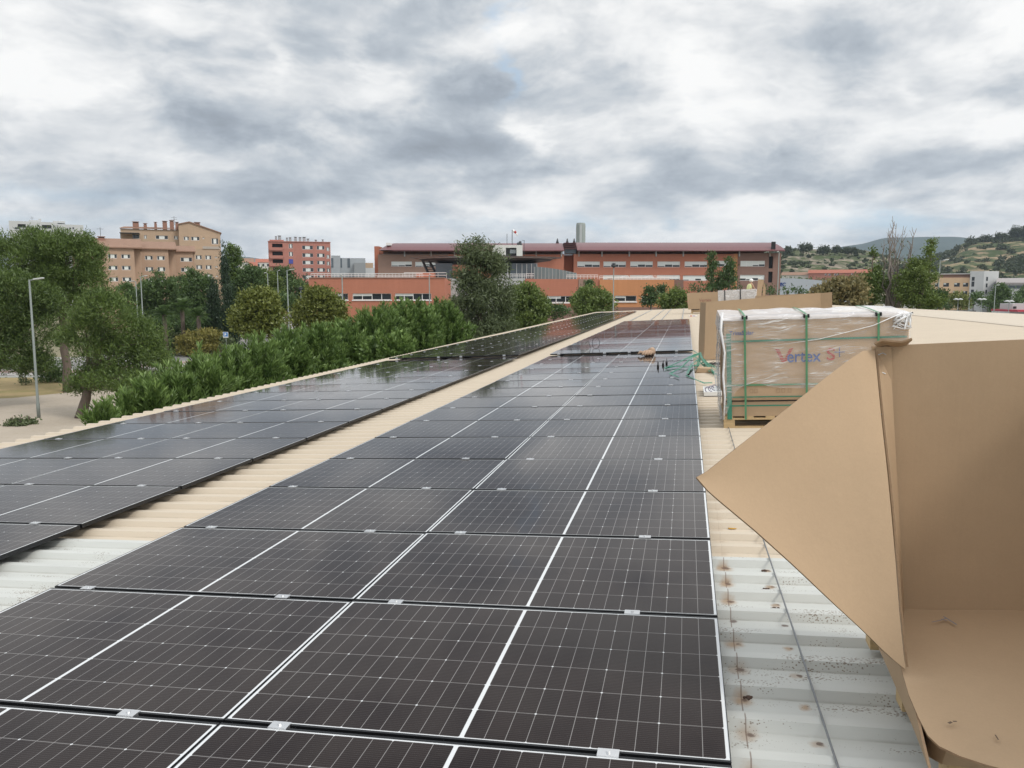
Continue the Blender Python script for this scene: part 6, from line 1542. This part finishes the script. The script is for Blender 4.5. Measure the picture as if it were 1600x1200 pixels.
# scrub on the hills: one mass each; the trees that stand out on the skyline one by one
def scatter(name, rows, n, seed, rng, sz, leaf='hill', sp_=.2):
    g_ = random.Random(seed); ell = []; nr, nc = 40, len(rows[0]); cl = [(g_.random(), g_.random(), g_.uniform(.05, .16)) for _ in range(14)]
    while len(ell) < n:
        u, v = g_.random(), g_.random() ** .8
        if not any((u - a) ** 2 * 2 + (v - b) ** 2 < c * c for a, b, c in cl) and g_.random() > sp_: continue
        if not (rng[0] < u < rng[1]): continue
        x, y_, z_ = rows[int(v * (nr - 1))][int(u * (nc - 1))]; s_ = sz * g_.uniform(.5, 1.3); ell.append((x, y_, z_ + s_ * .5, s_, s_, s_ * .8))
    o = link(name, leaf_mesh(name, L[leaf], seed, ell, n * 12, 6, sz * .8, .6, sz * .35, .3, .5)); kind(o, 'stuff')
scatter('hill_scrub', HA, 420, 1, (0, 1), 1.7); scatter('hill_scrub', HB, 760, 2, (0, 1), 3.0, 'hill', .06)
for i, (px, ty, w_, h_, lb) in enumerate(((1251, 382, 9, 11, 'larger of the two round trees on the skyline of the rocky hill'), (1261, 382.5, 6, 8, 'smaller of the two round trees on the skyline of the rocky hill'), (1229, 387, 4, 4, 'tiny tree on the skyline just right of the hospital'), (1280, 386, 9, 9, 'dark skyline tree on the rocky hill, right of the two round ones'), (1288, 386, 6, 9, 'narrow skyline tree beside the dark one on the rocky hill'),
        (1303, 385.5, 9, 8, 'skyline tree where the rocky hill meets the far mountain'), (1230, 396, 16, 10, 'wide bright tree high on the rocky hill beside the hospital'), (1320, 388, 12, 7, 'low skyline tree left of the bare rock on the hill'), (1289, 401, 8, 13, 'tall dark tree half way down the rocky hill'), (1330, 389, 8, 6, 'last skyline tree before the bare rock'))):
    tree('hill_tree', lb, px, 790, [(px, ty + h_ * .4, w_ / 2, h_ * .5), (px + w_ * .2, ty + h_ * .65, w_ * .4, h_ * .4)], 'hill', 'trees on the rocky hill', 240 + i, leafsz=1.6, limbs=False, r0=.3)
for i, (px, ty, w_, h_, lb) in enumerate(((1598, 355, 22, 14, 'large dark tree on the ridge at the right edge'), (1580, 357, 16, 12, 'rounded ridge tree just left of the large one'), (1556, 366, 14, 9, 'ridge tree above the ochre terrace'), (1535, 370, 20, 9, 'low wide ridge tree left of the terrace'), (1512, 373, 14, 9, 'ridge tree where the terraced hill leaves the far mountain'), (1567, 382, 3, 14, 'lone dark cypress on the ochre terrace'))):
    tree('ridge_tree', lb, px, 1060 if i < 5 else 1000, [(px, ty + h_ * .4, w_ / 2, h_ * .5), (px + w_ * .25, ty + h_ * .6, w_ * .4, h_ * .45)], 'hill', 'trees on the terraced hill', 260 + i, leafsz=2.2, limbs=False, r0=.4)

# ================================================================ lamps, signs, cars
def lamp(label, px, top, D, arm=1, style='arm', head_px=20, group='street lamps'):
    p = DP(px, 456, D); p.z = 0; root = thing('street_lamp', label, 'street lamp', p, ROTZ, group); k = D / F; h = DP(px, top, D).z
    o = MB(); o.tube([(0, 0, 0), (0, 0, .9), (0, 0, .95), (0, 0, h)], [.11, .11, .085, .055], 10); o.build('pole', M['pole'], root, smooth=True)
    if style == 'arm':
        L_ = head_px * k * arm; o = MB(); o.tube([(0, 0, h - .05), (L_ * .55, 0, h + .04)], [.04, .035], 7); o.build('arm', M['pole'], root)
        o = MB(); a, b_ = sorted((L_ * .35, L_)); o.prism([(a, -.16, h - .02), (b_, -.12, h + .06), (b_, .12, h + .06), (a, .16, h - .02)], (0, 0, .09)); ob = o.build('lamp_head', pm('lamp_head_grey', (.50, .52, .50), .4, .06), root); bevel(ob, .02)
    elif style == 'ball':
        o = MB(); o.ball((0, 0, h), .28, .28, .24, 0, 12, 8); o.tube([(0, 0, h + .2), (0, 0, h + .32)], [.30, .1], 10); o.build('lamp_head', M['darkmetal'], root, smooth=True)
    elif style == 'twin':
        for sg in (-1, 1):
            o = MB(); w_ = 3.2 * k; o.tube([(0, 0, h - .35), (sg * w_ * .8, 0, h - .1), (sg * w_, 0, h - .05)], .05, 6); o.tube([(sg * w_, 0, h - .22), (sg * w_, 0, h - .05), (sg * w_, 0, h + .16)], [.62, .55, .1], 12); o.build('lamp_head', M['offwhite'], root, smooth=True)
    return root
lamp('tall grey street lamp nearest the roof on the far left', 47, 437, 50, 1, 'arm', 22)
for (px, tp, D, arm, st_, hp, lb) in ((221, 432, 96, 1, 'arm', 10, 'thicker of the two pale poles rising from the leaning pine'), (213, 440, 108, -1, 'arm', 8, 'thinner of the two pale poles rising from the leaning pine'), (333.5, 432, 130, -1, 'arm', 5, 'street lamp just in front of the gabled block, above the short cypress'),
        (449.5, 422, 92, 1, 'arm', 11, 'street lamp with a long arm between the two round yellowing trees'), (419, 427, 112, -1, 'arm', 5, 'street lamp above the first round yellowing tree'), (434.5, 423, 125, 1, 'arm', 4, 'short-armed street lamp at the left foot of the rose brick block'), (421.5, 423, 150, 1, 'arm', 3, 'most distant thin lamp left of the rose brick block'),
        (470, 451, 120, 1, 'ball', 3, 'small lamp with a round head left of the terracotta wing'), (535, 431, 84, -1, 'arm', 3, 'grey lamp post in front of the first window of the terracotta wing'), (671, 430, 100, 1, 'arm', 3, 'lamp post in front of the right end of the terracotta wing'), (958.5, 415, 96, 1, 'ball', 3, 'lamp post with a dark round head before the ochre wing'),
        (1215, 394, 105, -1, 'arm', 3, 'pale lamp post at the right corner of the hospital'), (1466, 407, 88, 1, 'arm', 13, 'leaning lamp post in front of the apricot block'), (1555, 446, 140, 1, 'arm', 6, 'slim lamp post right of the white stair tower'), (1498, 467, 185, 1, 'twin', 3, 'twin-headed car park lamp in front of the yellow-green tree'),
        (1515.5, 467, 188, 1, 'ball', 3, 'single car park lamp left of the twin lamps'), (1535, 467, 180, 1, 'twin', 3, 'twin-headed car park lamp right of the shelter'), (1578, 470, 165, 1, 'twin', 3, 'twin-headed car park lamp nearest the red canopy')):
    lamp(lb, px, tp, D, arm, st_, hp)
p = DP(350, 456, 92); p.z = 0; sg = thing('parking_sign', 'small square blue parking sign beside the road bend', 'sign', p, ROTZ); zs = DP(350, 523, 92).z
o = MB(); o.tube([(0, 0, 0), (0, 0, zs + .2)], .035, 7); o.build('post', M['pole'], sg)
o = MB(); o.box(-.30, .30, -.06, -.03, zs - .32, zs + .32); o.build('sign_plate', M['white'], sg); o = MB(); o.box(-.26, .26, -.064, -.0605, zs - .22, zs + .28); o.build('blue_field', pm('sign_blue', (.06, .20, .48), .4, .05), sg)
lettering('P', .42, (-.14, -.068, zs - .14), M['white'], sg, bold=.015)
def car(name, label, px, D, colr, rz, van=False, cat='car'):
    p = DP(px, 456, D); p.z = .014; root = thing(name, label, cat, p, ROTZ + rz, 'parked vehicles'); L_, W_, H_ = (4.8, 1.9, 2.1) if van else (4.2, 1.75, 1.45)
    prof = [(-L_ / 2, .35), (-L_ / 2, .75), (-L_ * .47, .95), (-L_ * .25, 1.05 if van else .98), (-L_ * .12, H_), (L_ * .34, H_), (L_ * .46, H_ * .62 if not van else H_ * .95), (L_ / 2, .8), (L_ / 2, .35)]
    o = MB(); o.prism([(x, -W_ / 2, z_) for x, z_ in prof], (0, W_, 0)); ob = o.build('body', pm('car_paint', colr, .3, .04, 1, spec=.6), root); bevel(ob, .07, 3)
    o = MB()
    for y_ in (-W_ / 2 - .004, W_ / 2 + .001): o.prism([(-L_ * .20, y_, 1.02), (-L_ * .11, y_, H_ - .12), (L_ * .30, y_, H_ - .12), (L_ * .40, y_, 1.02)], (0, .003, 0))
    o.prism([(-L_ * .255, -W_ * .42, 1.07), (-L_ * .255, W_ * .42, 1.07), (-L_ * .135, W_ * .38, H_ - .06), (-L_ * .135, -W_ * .38, H_ - .06)], (-.02, 0, .004)); o.build('windows', M['glass'], root)
    for x in (-L_ * .31, L_ * .30):
        for y_ in (-W_ / 2 + .1, W_ / 2 - .1): o = MB(); o.tube([(x, y_ - .12, .32), (x, y_ + .12, .32)], .32, 14); wv_ = o.build('wheel', M['black'], root); o = MB(); o.tube([(x, y_ - .125, .32), (x, y_ + .125, .32)], .19, 10); o.build('rim', M['alu'], wv_)
    for y_ in (-W_ * .36, W_ * .36): o = MB(); o.ball((-L_ / 2 + .03, y_, .72), .06, .16, .09, 0, 8, 6); o.build('headlight', M['white'], root, smooth=True)
car('parked_van', 'white van half hidden between the two cypresses', 344, 108, (.72, .72, .72), 1.4, True, 'van'); car('parked_car', 'pale blue car parked left of the second round yellowing tree', 455, 122, (.25, .32, .42), .5); car('parked_car', 'white car parked behind the pale blue one by the lamp', 463, 130, (.7, .7, .7), .4); car('parked_car', 'dark car in the car park just right of the shelter', 1530, 205, (.05, .055, .07), 1.2); car('parked_car', 'white car in the car park right of the dark one', 1543, 200, (.68, .68, .68), .9)

# ================================================================ air
hz = MB(); hz.box(-4900, 4900, -4900, 4900, -1, 330)
hmat = bpy.data.materials.new('haze'); hmat.use_nodes = True; ht = hmat.node_tree; ht.nodes.clear()
ho = ht.nodes.new('ShaderNodeOutputMaterial'); hv = ht.nodes.new('ShaderNodeVolumePrincipled'); hv.inputs['Density'].default_value = .00009; hv.inputs['Color'].default_value = (.74, .86, 1.0, 1)
ht.links.new(hv.outputs[0], ho.inputs['Volume'])
kind(hz.build('haze', hmat), 'stuff')
